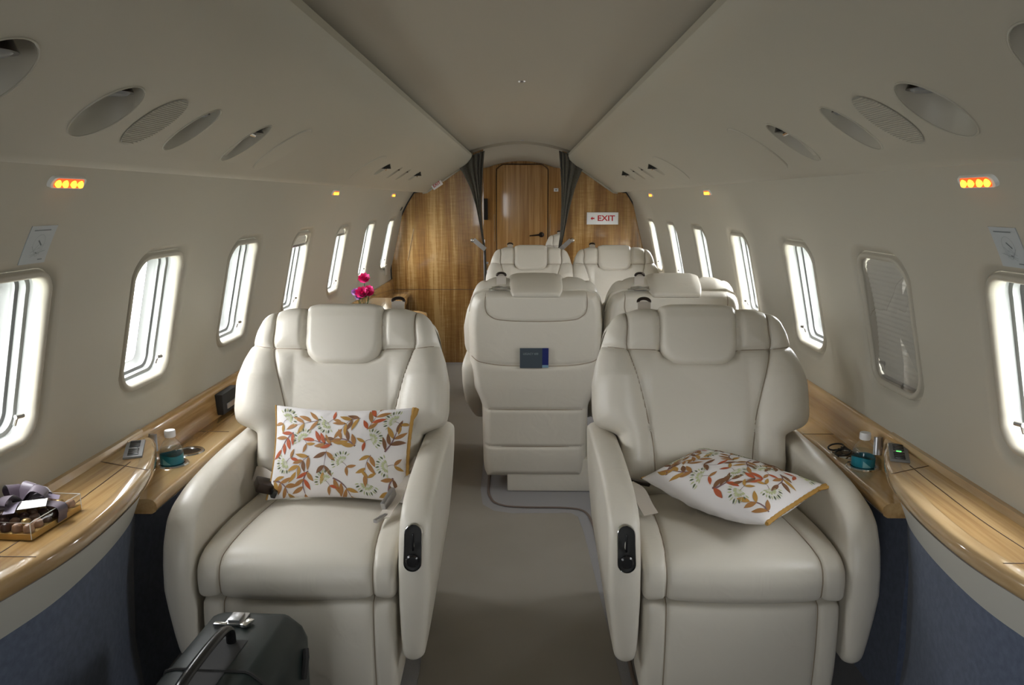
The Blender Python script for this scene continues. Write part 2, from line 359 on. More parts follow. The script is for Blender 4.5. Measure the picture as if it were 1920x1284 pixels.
# ------------------------------------------------------------------ cabin shell
def build_wall(side, wins, name):
    t_lo, t_hi = t_of_z(0.72), t_of_z(1.36)
    hw, hh, rr = 0.152, 0.200, 0.072
    vs = []; fs = []
    def grid(ya, yb, ny, ts, fn=None):
        b = len(vs)
        for i in range(ny + 1):
            y = ya + (yb - ya) * i / ny
            for t in ts: vs.append(W(side, y, t))
        k = len(ts)
        for i in range(ny):
            for j in range(k - 1): fs.append((b + i * k + j, b + i * k + j + 1, b + (i + 1) * k + j + 1, b + (i + 1) * k + j))
    edges = [wins[0] - .42] + [(wins[i] + wins[i + 1]) / 2 for i in range(len(wins) - 1)] + [wins[-1] + .42]
    tcol = [t_lo + (t_hi - t_lo) * j / 14 for j in range(15)]
    grid(Y0, edges[0], 12, tcol); grid(edges[-1], Y1, 6, tcol)
    loop = rrect(hw, hh, rr, 9)
    for i, yc in enumerate(wins):
        ya, yb = edges[i] - yc, edges[i + 1] - yc; ta, tb = t_lo - WT, t_hi - WT
        # outer loop: rays from the centre onto the bay rectangle, with its corners kept
        outer = []
        for (x, y) in loop:
            k = min((yb / x) if x > 1e-9 else 1e9, (ya / x) if x < -1e-9 else 1e9, (tb / y) if y > 1e-9 else 1e9, (ta / y) if y < -1e-9 else 1e9)
            outer.append([x * k, y * k])
        for cx, cy in ((yb, tb), (ya, tb), (ya, ta), (yb, ta)):
            j = min(range(len(outer)), key=lambda q: (outer[q][0] - cx) ** 2 + (outer[q][1] - cy) ** 2); outer[j] = [cx, cy]
        ks = [(0, 0.016), (0.006, 0.012), (0.013, 0.006), (0.022, 0.002), (0.032, 0.0), (None, 0.25), (None, 0.5), (None, 0.75), (None, 1.0)]
        b = len(vs); n = len(loop)
        for d, nn in ks:
            for q, (x, y) in enumerate(loop):
                ox, oy = outer[q]
                L = math.hypot(ox - x, oy - y)
                if d is None: f = 0.032 / L + (1 - 0.032 / L) * nn; off = 0
                else: f = d / L; off = nn
                vs.append(W(side, yc + x + (ox - x) * f, WT + y + (oy - y) * f, off))
        for r in range(len(ks) - 1):
            for q in range(n): fs.append((b + r * n + q, b + r * n + (q + 1) % n, b + (r + 1) * n + (q + 1) % n, b + (r + 1) * n + q))
    ny = 40
    grid(Y0, Y1, ny, [t_of_z(0.50) + (t_lo - t_of_z(0.50)) * j / 4 for j in range(5)])
    grid(Y0, Y1, ny, [t_hi + (RW * PI / 2 - t_hi) * j / 20 for j in range(21)])
    # straight lower side, down to the floor
    b = len(vs); xb = W(side, 0, t_of_z(0.50)).x
    vs.extend([(xb, Y0, 0.50), (xb, Y1, 0.50), (xb, Y1, -0.02), (xb, Y0, -0.02)]); fs.append((b, b + 1, b + 2, b + 3))
    o = mk(name, vs, fs, 'wall', smooth=True, recalc=False)
    me = o.data; nb = len(vs) - 4; nor = [(0, 0, 0)] * len(vs)
    for i_ in range(nb):
        p = vs[i_]; a_ = math.atan2(p[2] - ZC, abs(p[0])); r_ = math.hypot(p[2] - ZC, p[0])
        if abs(r_ - RW) < 1e-5: nor[i_] = (-side * math.cos(a_), 0, -math.sin(a_))
    # keep the computed normals on the dished rims, give the rest of the arc its true normal
    comp = [v.normal.copy() for v in me.vertices]
    out = [];
    for i_, v in enumerate(me.vertices):
        out.append(Vector(nor[i_]) if nor[i_] != (0, 0, 0) else comp[i_] * (1 if comp[i_].dot(Vector((-side, 0, 0))) > 0 else -1))
    if sum(1 for i_ in range(nb) if comp[i_].dot(Vector((-side, 0, 0))) < 0) > nb / 2: me.flip_normals()
    me.normals_split_custom_set_from_vertices([tuple(n_) for n_ in out])
    return o
wl_ = tag(build_wall(-1, WIN_L, 'wall_left'), kind='structure')
wr_ = tag(build_wall(1, WIN_R, 'wall_right'), kind='structure')

mb = MB(); mb.box((0, (Y0 + Y1) / 2, -0.02), (2.16, Y1 - Y0, 0.04)); tag(mb.build('floor', 'carpet', smooth=False), kind='structure')
# ceiling: shallow vault between the two overhead panels
prof = [(-0.47, 1.728), (-0.40, 1.738)] + [(x, 1.812 - 0.074 * (x / 0.40) ** 2) for x in np.linspace(-0.36, 0.36, 17)] + [(0.40, 1.738), (0.47, 1.728)]
vs = []; fs = []
ys = np.linspace(Y0, Y1, 24)
for y in ys:
    for x, z in prof: vs.append((x, y, z))
k = len(prof)
for i in range(len(ys) - 1):
    for j in range(k - 1): fs.append((i * k + j, i * k + j + 1, (i + 1) * k + j + 1, (i + 1) * k + j))
tag(mk('ceiling', vs, fs, 'ceil', recalc=False), kind='structure')
def section(yc, zt=None):
    """half section outline of the cabin (right side), from floor centre up to ceiling centre"""
    pts = [(1.045, -0.0), (1.045, 0.50)]
    for z in np.linspace(0.55, 1.42, 12): pts.append((math.sqrt(RW ** 2 - (z - ZC) ** 2) + 0.004, float(z)))
    return pts
# walls closing the two ends
for nm, y in (('wall_front', Y0), ('wall_aft', Y1)):
    mb = MB(); half = section(y) + [(0.60, 1.66), (0.3, 1.82), (0, 1.84)]
    poly = half + [(-x, z) for x, z in reversed(half[:-1])]
    mb.prism(poly, y, y + 0.04 if y > 0 else y - 0.04, lambda a, b, c: (a, c, b))
    tag(mb.build(nm, 'wall' if y < 0 else 'woodD', smooth=False), kind='structure')

# ------------------------------------------------------------------ windows
def ring_loop(inset, hw=0.152, hh=0.200, rr=0.072, n=9):
    r = max(rr - inset * 0.9, 0.03)
    return rrect(hw - inset, hh - inset, r, n)
def build_window(side, yc, idx, shade=0.0, latch=1):
    def P(x, y, n): return W(side, yc + x, WT + y, n)
    prof = [(-0.046, 0.004), (-0.032, 0.007), (-0.014, 0.020), (0.002, 0.021), (0.003, 0.006), (0.007, 0.002), (0.013, 0.002), (0.018, 0.006), (0.022, 0.014), (0.023, 0.034)]
    vs = []; fs = []
    for d, n in prof:
        for x, y in ring_loop(d): vs.append(P(x, y, n))
    k = len(ring_loop(0))
    for r in range(len(prof) - 1):
        for q in range(k): fs.append((r * k + q, r * k + (q + 1) % k, (r + 1) * k + (q + 1) % k, (r + 1) * k + q))
    root = mk('window_%d' % idx, vs, fs, 'psu', recalc=False); tag(root, kind='structure')
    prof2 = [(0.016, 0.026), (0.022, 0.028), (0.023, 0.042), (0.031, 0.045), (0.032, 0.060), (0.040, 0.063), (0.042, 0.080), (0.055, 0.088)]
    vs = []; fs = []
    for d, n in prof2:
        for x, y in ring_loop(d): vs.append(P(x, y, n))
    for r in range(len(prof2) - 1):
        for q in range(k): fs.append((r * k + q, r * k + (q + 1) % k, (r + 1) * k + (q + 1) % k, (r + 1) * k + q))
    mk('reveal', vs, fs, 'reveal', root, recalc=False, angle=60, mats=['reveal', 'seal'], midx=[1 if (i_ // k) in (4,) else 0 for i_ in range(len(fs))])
    # pane, curved like the wall
    lp = ring_loop(0.040); vs = []; fs = []
    for s in (0.0, 0.33, 0.66, 1.0):
        for x, y in lp: vs.append(P(x * s, y * s, 0.072))
    for r in range(3):
        for q in range(k): fs.append((r * k + q, r * k + (q + 1) % k, (r + 1) * k + (q + 1) % k, (r + 1) * k + q))
    mk('pane', vs, fs, 'glass', root, recalc=True)
    if shade > 0:
        # pleated blind, folded in thin horizontal pleats
        top, bot = 0.174, 0.174 - 0.348 * shade; nP = max(4, int(48 * shade)); vs = []; fs = []
        for i in range(nP + 1):
            y = top + (bot - top) * i / nP; n = 0.020 + (0.0018 if i % 2 else 0)
            # stay within the rounded corners
            ex = max(0.0, abs(y) - (0.174 - 0.055)); w = 0.130 - (0.055 - math.sqrt(max(0.0, 0.055 ** 2 - ex ** 2)))
            vs += [P(-w, y, n), P(w, y, n)]
        for i in range(nP): fs.append((2 * i, 2 * i + 1, 2 * i + 3, 2 * i + 2))
        mk('pleated_shade', vs, fs, 'shade', root, smooth=False, recalc=False)
        m2 = MB(); m2.tube([P(-0.122, bot, 0.022), P(0.122, bot, 0.022)], 0.006, 8); m2.build('shade_rail', 'steel', root)
        if shade > 0.9:
            lp = ring_loop(0.019); vs = []; fs = []
            for s in (0.0, 0.33, 0.66, 1.0):
                for x, y in lp: vs.append(P(x * s, y * s, 0.009))
            for r in range(3):
                for q in range(k): fs.append((r * k + q, r * k + (q + 1) % k, (r + 1) * k + (q + 1) % k, (r + 1) * k + q))
            mk('dust_pane', vs, fs, glass_mat('reflective_dust_pane', (0.85, 0.85, 0.85), 0.5), root, recalc=True)
    if latch:
        m3 = MB(); m3.tube([P(0.095, -0.155, 0.026), P(0.095, -0.135, 0.020)], 0.004, 8)
        m3.tube([P(0.090, -0.135, 0.020), P(0.108, -0.135, 0.014)], 0.0055, 8); m3.build('latch', 'steel', root)
    return root
wi = 1
for y in WIN_L:
    if y < -1.2: continue
    build_window(-1, y, wi, {3.60: 0.14, 4.41: 0.10}.get(y, 0.0)); wi += 1
for y in WIN_R:
    build_window(1, y, wi, {2.12: 1.0}.get(y, 0.0)); wi += 1
# daylight portals, one in each window opening
for side, ws in ((-1, WIN_L), (1, WIN_R)):
    for y in ws:
        if side == 1 and y == 2.12: continue
        ld = bpy.data.lights.new('window_daylight', 'AREA'); ld.shape = 'RECTANGLE'; ld.size = 0.25; ld.size_y = 0.36
        ld.cycles.is_portal = True
        lo = bpy.data.objects.new('window_daylight', ld); lo.location = W(side, y, WT, 0.100)
        lo.rotation_euler = Vector((side * math.cos(WT / RW), 0, math.sin(WT / RW))).to_track_quat('Z', 'Y').to_euler()
        C.objects.link(lo)

# ------------------------------------------------------------------ overhead panels with their round recesses
PA, PB = Vector((-0.76, 0, 1.42)), Vector((-0.50, 0, 1.59))
def Pp(side, y, t, n=0.0):
    """point on the overhead panel: t up the slope, n towards the cabin"""
    p = PA + (PB - PA) * t; nrm = Vector((0.17, 0, -0.26)).normalized()
    q = p + nrm * n
    return Vector((q.x if side < 0 else -q.x, y, q.z))
def Pv(side, y, s, n=0.0): return Pp(side, y, s / 0.3106, n)
def build_panel(side, name, cuts):
    prof = [(-0.90, 1.445), (-0.80, 1.418), (-0.785, 1.409), (-0.765, 1.410), (-0.748, 1.4195), (-0.725, 1.4429), (-0.60, 1.5246), (-0.50, 1.59), (-0.455, 1.617), (-0.42, 1.642),
            (-0.396, 1.668), (-0.384, 1.695), (-0.386, 1.716), (-0.398, 1.724), (-0.44, 1.70), (-0.56, 1.665), (-0.74, 1.54)]
    prof = [(x * -side, z) for x, z in prof]
    ys = list(np.arange(Y0, YB + 0.001, (YB - Y0) / 20)) ; vs = []; fs = []; k = len(prof)
    for y in ys:
        for x, z in prof: vs.append((x, y, z))
    for i in range(len(ys) - 1):
        for j in range(k): fs.append((i * k + j, i * k + (j + 1) % k, (i + 1) * k + (j + 1) % k, (i + 1) * k + j))
    fs.append(tuple(range(k))); fs.append(tuple((len(ys) - 1) * k + j for j in range(k)))
    o = mk(name, vs, fs, 'psu', smooth=True, angle=30)
    cb = MB()
    for (y, t, a_s, a_y, dep, shear) in cuts:
        nlat, nlon = 12, 28; v2 = []; f2 = []
        for i in range(1, nlat):
            th = PI * i / nlat
            for j in range(nlon):
                ph = 2 * PI * j / nlon
                ls, ly, ln = math.sin(th) * math.cos(ph), math.sin(th) * math.sin(ph), math.cos(th)
                v2.append(Pv(side, y + a_y * ly, t * 0.3106 + a_s * ls + (shear * dep * max(0, -ln)), ln * (dep if ln < 0 else 0.012)))
        for i in range(nlat - 2):
            for j in range(nlon): f2.append((i * nlon + j, i * nlon + (j + 1) % nlon, (i + 1) * nlon + (j + 1) % nlon, (i + 1) * nlon + j))
        f2.append(tuple(range(nlon))); f2.append(tuple((nlat - 2) * nlon + j for j in range(nlon)))
        cb.add(v2, f2)
    cut = cb.build('cut', 'psu')
    md = o.modifiers.new('b', 'BOOLEAN'); md.object = cut; md.operation = 'DIFFERENCE'; md.solver = 'EXACT'
    dg = bpy.context.evaluated_depsgraph_get(); dg.update()
    me = bpy.data.meshes.new_from_object(o.evaluated_get(dg)); o.modifiers.clear(); o.data = me
    me.polygons.foreach_set('use_smooth', [True] * len(me.polygons)); me.set_sharp_from_angle(angle=math.radians(28))
    bpy.data.objects.remove(cut)
    return tag(o, kind='structure')
recess = {-1: [('light', .975, .43, .088, .068), ('light', 1.287, .42, .068, .058), ('light', 1.615, .42, .070, .043), ('vent', 1.94, .40, .074, .048),
               ('vent', 3.74, .44, .045, .045), ('slim', 4.12, .42, .050, .030), ('slim', 4.42, .42, .050, .030), ('vent', 4.83, .44, .045, .050)],
          1: [('light', 0.905, .43, .088, .068), ('light', 1.232, .39, .070, .058), ('light', 1.541, .39, .070, .043), ('vent', 1.875, .375, .074, .048),
              ('vent', 3.69, .42, .045, .045), ('slim', 4.02, .40, .050, .030), ('slim', 4.30, .41, .050, .030), ('vent', 4.63, .42, .045, .050)]}
sidew = {-1: 'left', 1: 'right'}
for s in (-1, 1):
    build_panel(s, 'trim_%d' % (1 if s < 0 else 2), [(y, t, a, b, 0.058, 0.35) for k_, y, t, a, b in recess[s]])
def ell(side, y, t, a_s, a_y, n=0.0, k=40): return [Pv(side, y + a_y * math.sin(2 * PI * i / k), t * .3106 + a_s * math.cos(2 * PI * i / k), n) for i in range(k)]
order = {'light': ['nearest the camera', 'second from the camera', 'narrow one past the speaker grille'], 'vent': ['just before the round cover', 'first of the rear cluster', 'last of the rear cluster'],
         'slim': ['nearer of the two faint slots', 'farther of the two faint slots']}
cnt = {}
for s in (-1, 1):
    for kind, y, t, a, b in recess[s]:
        far = y > 3
        i = cnt.get((s, kind), 0); cnt[(s, kind)] = i + 1
        nm = {'light': 'reading_light', 'vent': 'air_vent', 'slim': 'reading_light'}[kind]
        what = {'light': 'oval reading light in the %s overhead panel, %s', 'vent': 'oval air outlet in the %s overhead panel, %s', 'slim': 'narrow oval light in the %s overhead panel, %s'}[kind]
        root = thing(nm, what % (sidew[s], order[kind][i]), 'reading light' if kind != 'vent' else 'air vent', Pv(s, y, t * .3106), 0, 'overhead panel fittings')
        L0 = Vector(root.location)
        m1 = MB(); m1.tube([p - L0 for p in ell(s, y, t, a + .002, b + .002, 0.0005)], 0.0016, 6, close=True); m1.build('rim', 'psu', root)
        m2 = MB(); top = Pv(s, y - b * .15, t * .3106 + a * .42, -0.016 if not far else 0.001) - L0
        if kind == 'vent':
            m2.tube([top + Vector((0, 0, 0.022)), top + Vector((0, 0, -0.008))], [b * .50, b * .60], 14); m2.build('nozzle', 'black', root)
            m4 = MB(); m4.tube([top + Vector((s * 0.0, -b * .3, -0.009)), top + Vector((0, b * .4, -0.011))], 0.005, 8); m4.build('adjuster', 'chrome', root)
            m5 = MB(); fr = [Pv(s, y - b * .2 + q * b * .5, t * .3106 - a * (.85 - .0 * q), -0.006) - L0 for q in (0, 1)]
            m5.add([fr[0], fr[1], Pv(s, y + b * .25, t * .3106 + a * .3, -0.018) - L0, Pv(s, y + b * .0, t * .3106 + a * .3, -0.022) - L0], [(0, 1, 2, 3)]); m5.build('divider', 'psu', root)
        elif kind == 'light':
            m2.tube([top + Vector((0, 0, 0.03)), top + Vector((0, 0, 0.0))], [b * .42, b * .58], 18); m2.build('lamp_head', 'bronze', root)
            m4 = MB(); m4.tube([top + Vector((0, 0, 0.001)), top + Vector((0, 0, -0.004))], [b * .50, b * .40], 18); m4.build('lens', 'grey', root)
        else:
            m2.tube([top + Vector((0, 0, 0.02)), top + Vector((0, 0, 0.0))], b * .4, 12); m2.build('lamp_head', 'bronze', root)
# speaker grilles and flush covers
for s, y, t in ((-1, 1.452, .42), (1, 1.388, .39)):
    g = MB(); k = 36; rings = [1.0, .985]; vs = []; fs = []
    root = thing('speaker_grille', 'oval ribbed speaker grille between the recessed lights of the %s overhead panel' % sidew[s], 'speaker grille', Pv(s, y, t * .3106), 0, 'overhead panel fittings')
    L0 = Vector(root.location)
    g.add([p - L0 for p in ell(s, y, t, .072, .056, 0.001, k)], [tuple(range(k))]); g.build('grille_plate', 'grille', root)
    rb = MB()
    for i in range(-13, 14):
        q = i / 14; w = .054 * math.sqrt(1 - q * q)
        rb.tube([Pv(s, y - w, t * .3106 + .070 * q, 0.0015) - L0, Pv(s, y + w, t * .3106 + .070 * q, 0.0015) - L0], 0.0012, 6)
    rb.build('grille_ribs', 'psu', root)
for s, y, t, a, b, nm in ((-1, 2.22, .41, .10, .075, 'large round flush cover'), (1, 2.142, .38, .10, .075, 'large round flush cover'), (-1, 3.45, .40, .095, .13, 'wide flush cover ahead of the rear cluster'), (1, 3.40, .36, .095, .13, 'wide flush cover ahead of the rear cluster')):
    root = thing('access_cover', '%s in the %s overhead panel' % (nm, sidew[s]), 'access cover', Pv(s, y, t * .3106), 0, 'overhead panel fittings'); L0 = Vector(root.location)
    g = MB(); lo = [p - L0 for p in ell(s, y, t, a, b, 0.0)]; hi = [p - L0 for p in ell(s, y, t, a - .003, b - .003, 0.003)]; k = len(lo)
    g.add(lo + hi, [(i, (i + 1) % k, k + (i + 1) % k, k + i) for i in range(k)] + [tuple(range(k, 2 * k))]); g.build('cover', 'psu', root, angle=30)
    g = MB(); g.tube(lo, 0.0014, 6, close=True); g.build('joint', 'grille', root)
for y, w in ((3.172, 'nearer'), (6.20, 'farther')):
    z = 1.812
    root = thing('ceiling_sensor', 'tiny round grey sensor on the ceiling centre line, the %s one' % w, 'sensor', (0.02, y, z), 0, 'ceiling sensors')
    g = MB(); g.lathe([(0.0, -0.006), (0.011, -0.006), (0.015, -0.002), (0.016, 0.0)], n=16); g.build('dome', 'steel', root)

# ------------------------------------------------------------------ wood bulkhead beyond the seats
def bulk_poly(side, xin):
    pts = [(xin, 0.0), (1.045, 0.0), (1.045, 0.5)]
    for z in np.linspace(0.55, 1.40, 14): pts.append((math.sqrt(RW ** 2 - (z - ZC) ** 2) + 0.003, float(z)))
    pts += [(0.80, 1.45), (0.60, 1.60), (0.45, 1.70), (0.43, 1.74), (xin, 1.765)]
    return [(side * a, b) for a, b in pts]
for side, xin, nm in ((-1, 0.295, 'wall_bulkhead_left'), (1, 0.34, 'wall_bulkhead_right')):
    mb = MB(); mb.prism(bulk_poly(side, xin), YB, YB + 0.035, lambda a, b, c: (a, c, b)); o = mb.build(nm, 'woodB', smooth=False); tag(o, kind='structure')
    e = MB(); e.tube([(side * (xin - .002), YB - .002, 0.0), (side * (xin - .002), YB - .002, 1.03)], 0.006, 8); e.build('edge_strip', 'steel', o)
    g = MB(); g.box((side * (xin + .37), YB - .001, 0.62), (0.74, 0.002, 0.004)); g.build('panel_joint', 'line', o)
    # black tube along the wall, its colour standing in for a thin shadow gap
    arc = [(side * (math.sqrt(RW ** 2 - (z - ZC) ** 2) - 0.004), YB - .004, float(z)) for z in np.linspace(0.55, 1.41, 20)] + [(side * .76, YB - .004, 1.424), (side * .50, YB - .004, 1.594), (side * .41, YB - .004, 1.648)]
    g = MB(); g.tube(arc, 0.007, 6); g.build('shadow_gap', 'gap', o)
    # pale end cap of the overhead panel
    g = MB(); g.tube([(side * .79, YB - .012, 1.408), (side * .757, YB - .012, 1.412), (side * .50, YB - .012, 1.586), (side * .41, YB - .012, 1.642), (side * .382, YB - .012, 1.69), (side * .388, YB - .012, 1.72)], 0.009, 8)
    tag(g.build('trim_%d' % (3 if side < 0 else 4), 'psu'), kind='structure')
mb = MB(); n = 24
arcp = [(x, 1.803 - 0.074 * (x / 0.40) ** 2) for x in np.linspace(-0.43, 0.43, n)]
mb.prism([(x, z + .02) for x, z in arcp] + [(x, z - .012) for x, z in reversed(arcp)], YB - .01, YB + .05, lambda a, b, c: (a, c, b))
tag(mb.build('trim_5', 'ceil', angle=30), kind='structure')
# pale wood-coloured tube standing in for a reflection on the glossy bulkhead
for x, z0, z1, nm in ((-.925, .86, 1.12, 'left'), ):
    g = MB(); g.tube([(x + .00, YB - .006, z0), (x + .055, YB - .006, z1)], 0.004, 6)
    tag(g.build('reflection_strip', 'woodE'), 'thin pale streak painted as a reflection on the %s wood bulkhead beside the windows' % nm, 'painted reflection')

# far cabin: overhead panels stop at the bulkhead, plain lining beyond; door in the aft wall
d = MB(); dp = [(-.29, 0.02), (.32, 0.02), (.32, 1.70), (.25, 1.765), (-.22, 1.765), (-.29, 1.70)]
d.prism(dp, Y1 - .035, Y1 - .001, lambda a, b, c: (a, c, b)); door = d.build('door_1', 'woodD', smooth=False); tag(door, kind='structure')
g = MB(); g.lathe([(0.0, 0), (0.032, 0), (0.032, .012), (0.02, .02), (0, .02)], (.25, Y1 - .035, .935), 20, Matrix.Rotation(PI / 2, 3, 'X')); 
g.tube([(.25, Y1 - .06, .935), (.20, Y1 - .07, .932), (.105, Y1 - .068, .922)], [.012, .010, .006], 8); g.build('door_handle', 'bronze', door)
g = MB(); g.tube([(-.297, Y1 - .01, 0), (-.297, Y1 - .01, 1.72), (-.22, Y1 - .01, 1.775), (.25, Y1 - .01, 1.775), (.327, Y1 - .01, 1.72), (.327, Y1 - .01, 0)], 0.006, 6); g.build('door_frame', 'line', door)
for x in (-.325, .355):
    g = MB(); g.tube([(x, Y1 - .008, .85), (x, Y1 - .008, 1.18)], 0.005, 6); g.build('hinge_strip', 'woodE', door)
mo = thing('wall_monitor', 'black upright screen on the far wood wall beside the left curtain', 'screen', (-.445, Y1 - .03, 1.24))
g = MB(); g.box((0, 0, 0), (.085, .025, .255), bev=.004); g.build('screen', 'black', mo)
sw = thing('light_switch', 'small white switch plate on the far wall by the right curtain', 'switch', (.425, Y1 - .006, 1.471))
g = MB(); g.box((0, 0, 0), (.055, .01, .04), bev=.002); g.build('plate', 'white', sw)
g = MB(); g.box((0, -.006, 0), (.02, .004, .014)); g.build('rocker', 'grey', sw)

# ------------------------------------------------------------------ signs
ex = thing('exit_sign', 'white rectangular EXIT sign with red letters on the right wood bulkhead', 'exit sign', (.673, YB - .008, 1.203))
g = MB(); g.box((0, 0, 0), (.256, .012, .098), bev=.003); g.build('panel', 'paper', ex)
g = MB(); g.box((0, -.007, 0), (.240, .004, .082)); g.build('face', 'paper', ex)
fx = lambda a, b, c: Vector((a, -.0095 - c, b))
text_mesh('EXIT', .062, 'red', ex, lambda a, b, c: fx(a + .028, b, c), sx=1.12)
g = MB(); g.prism([(-.098, 0), (-.082, .014), (-.082, .005), (-.066, .005), (-.066, -.005), (-.082, -.005), (-.082, -.014)], 0, .001, lambda a, b, c: fx(a, b, c)); g.build('arrow', 'red', ex, smooth=False)
el = thing('exit_sign', 'small tilted EXIT placard under the left overhead panel by the bulkhead', 'exit sign', (-.658, 6.20, 1.472)); el.rotation_euler = (0, math.radians(-33), 0)
g = MB(); g.box((0, 0, 0), (.088, .006, .052), bev=.002); g.build('panel', 'paper', el)
text_mesh('EXIT', .032, 'red', el, lambda a, b, c: Vector((a, -.004 - c, b)))
# safety placards on the window walls
for s, yc, lab in ((-1, 1.55, 'left'), (1, 1.487, 'right')):
    tc_ = t_of_z(1.262); root = thing('safety_placard', 'small pale safety placard with grey diagrams on the %s wall above the nearest window' % lab, 'placard', W(s, yc, tc_)); L0 = Vector(root.location)
    def Q(x, y, n): return W(s, yc + x, tc_ + y, -n) - L0
    g = MB(); vs = []; fs = []; nn = 6
    for i in range(nn + 1):
        for x, n in ((-.042, 0), (-.042, .0015), (.042, .0015), (.042, 0)): vs.append(Q(x, -.043 + .086 * i / nn, n))
    for i in range(nn):
        for j in range(3): fs.append((i * 4 + j, i * 4 + j + 1, i * 4 + 5 + j, i * 4 + 4 + j))
    g.add(vs, fs); g.build('card', 'placard', root, smooth=False)
    g = MB(); rr_ = random.Random(3)
    def stroke(x0, y0, x1, y1, w):
        dx, dy = x1 - x0, y1 - y0; l = math.hypot(dx, dy); nx, ny = -dy / l * w, dx / l * w
        g.add([Q(x0 - nx, y0 - ny, .002), Q(x1 - nx, y1 - ny, .002), Q(x1 + nx, y1 + ny, .002), Q(x0 + nx, y0 + ny, .002)], [(0, 1, 2, 3)])
    dr = 1 if s < 0 else -1
    for i in range(16): stroke(dr * (-.030 + i * .0034), .033, dr * (-.0275 + i * .0034), .033, .0012)
    stroke(dr * -.004, .010, dr * .010, -.002, .0016)
    for i in range(5): stroke(dr * (.014 + i * .003), -.034, dr * (.0165 + i * .003), -.034, .0012)
    stroke(dr * -.002, -.018, dr * .006, -.020, .0012)
    g.build('print', 'ink', root, smooth=False)
    g = MB()
    for i in range(26):
        a = i / 26 * 2 * PI; b2 = a + .28
        stroke(.018 * math.cos(a), .003 + .020 * math.sin(a), .018 * math.cos(b2), .003 + .020 * math.sin(b2), .0004)
        if i % 3 == 0: stroke(-.03 + rr_.random() * .05, -.028 + rr_.random() * .02, -.02 + rr_.random() * .05, -.028 + rr_.random() * .03, .0005)
    g.build('diagram_lines', 'inkpale', root, smooth=False)
# indicator lamps
for s, y, big, w in ((-1, 1.548, 1, 'nearest on the left wall'), (-1, 3.766, 0, 'middle one on the left wall'), (-1, 5.44, 0, 'farthest on the left wall'), (1, 1.486, 1, 'nearest on the right wall'), (1, 3.634, 0, 'middle one on the right wall'), (1, 5.233, 0, 'farthest on the right wall')):
    tc_ = t_of_z(1.386); root = thing('indicator_light', 'glowing amber indicator lamp strip under the overhead panel, %s' % w, 'indicator light', W(s, y, tc_), 0, 'amber indicator lamps'); L0 = Vector(root.location)
    g = MB(); loop = rrect(.062, .013, .012, 5); vs = []; fs = []; k = len(loop)
    for d_, n_ in ((1.0, 0.0), (0.93, -.006)):
        for x, z in loop: vs.append(W(s, y + x * d_, tc_ + z * d_, n_) - L0)
    fs = [(i, (i + 1) % k, k + (i + 1) % k, k + i) for i in range(k)] + [tuple(range(k, 2 * k))]
    g.add(vs, fs); g.build('housing', 'wplast', root, angle=30)
    for i in range(4):
        g = MB(); cy = -.036 + .024 * i + (0.002 if i > 1 else -.002); c = W(s, y + cy, tc_, -.006) - L0
        g.lathe([(.0095, -.001), (.009, .0025), (.006, .0045), (0.0, .005)], c, 14, Matrix.Rotation(-s * (PI / 2 - tc_ / RW * 0), 3, 'Y') @ Matrix.Identity(3)); g.build('lamp', 'amberhot', root)
    g = MB(); vs = [W(s, y + x * .80, tc_ + z * .80, -.0065) - L0 for x, z in loop]; g.add(vs, [tuple(range(k))]); g.build('lens', 'amber', root, smooth=False)
# dark air inlet in the lining by the bulkhead
root = thing('wall_inlet', 'small dark oval opening in the left wall above the last window', 'vent', W(-1, 6.19, t_of_z(1.283)))
L0 = Vector(root.location); g = MB(); lp_ = [W(-1, 6.19 + .045 * math.cos(a), t_of_z(1.283) + .022 * math.sin(a), -.002) - L0 for a in np.linspace(0, 2 * PI, 20, endpoint=False)]
g.add(lp_, [tuple(range(20))]); g.build('opening', 'gap', root, smooth=False)
g = MB(); g.tube(lp_, .003, 6, close=True); g.build('rim', 'psu', root)

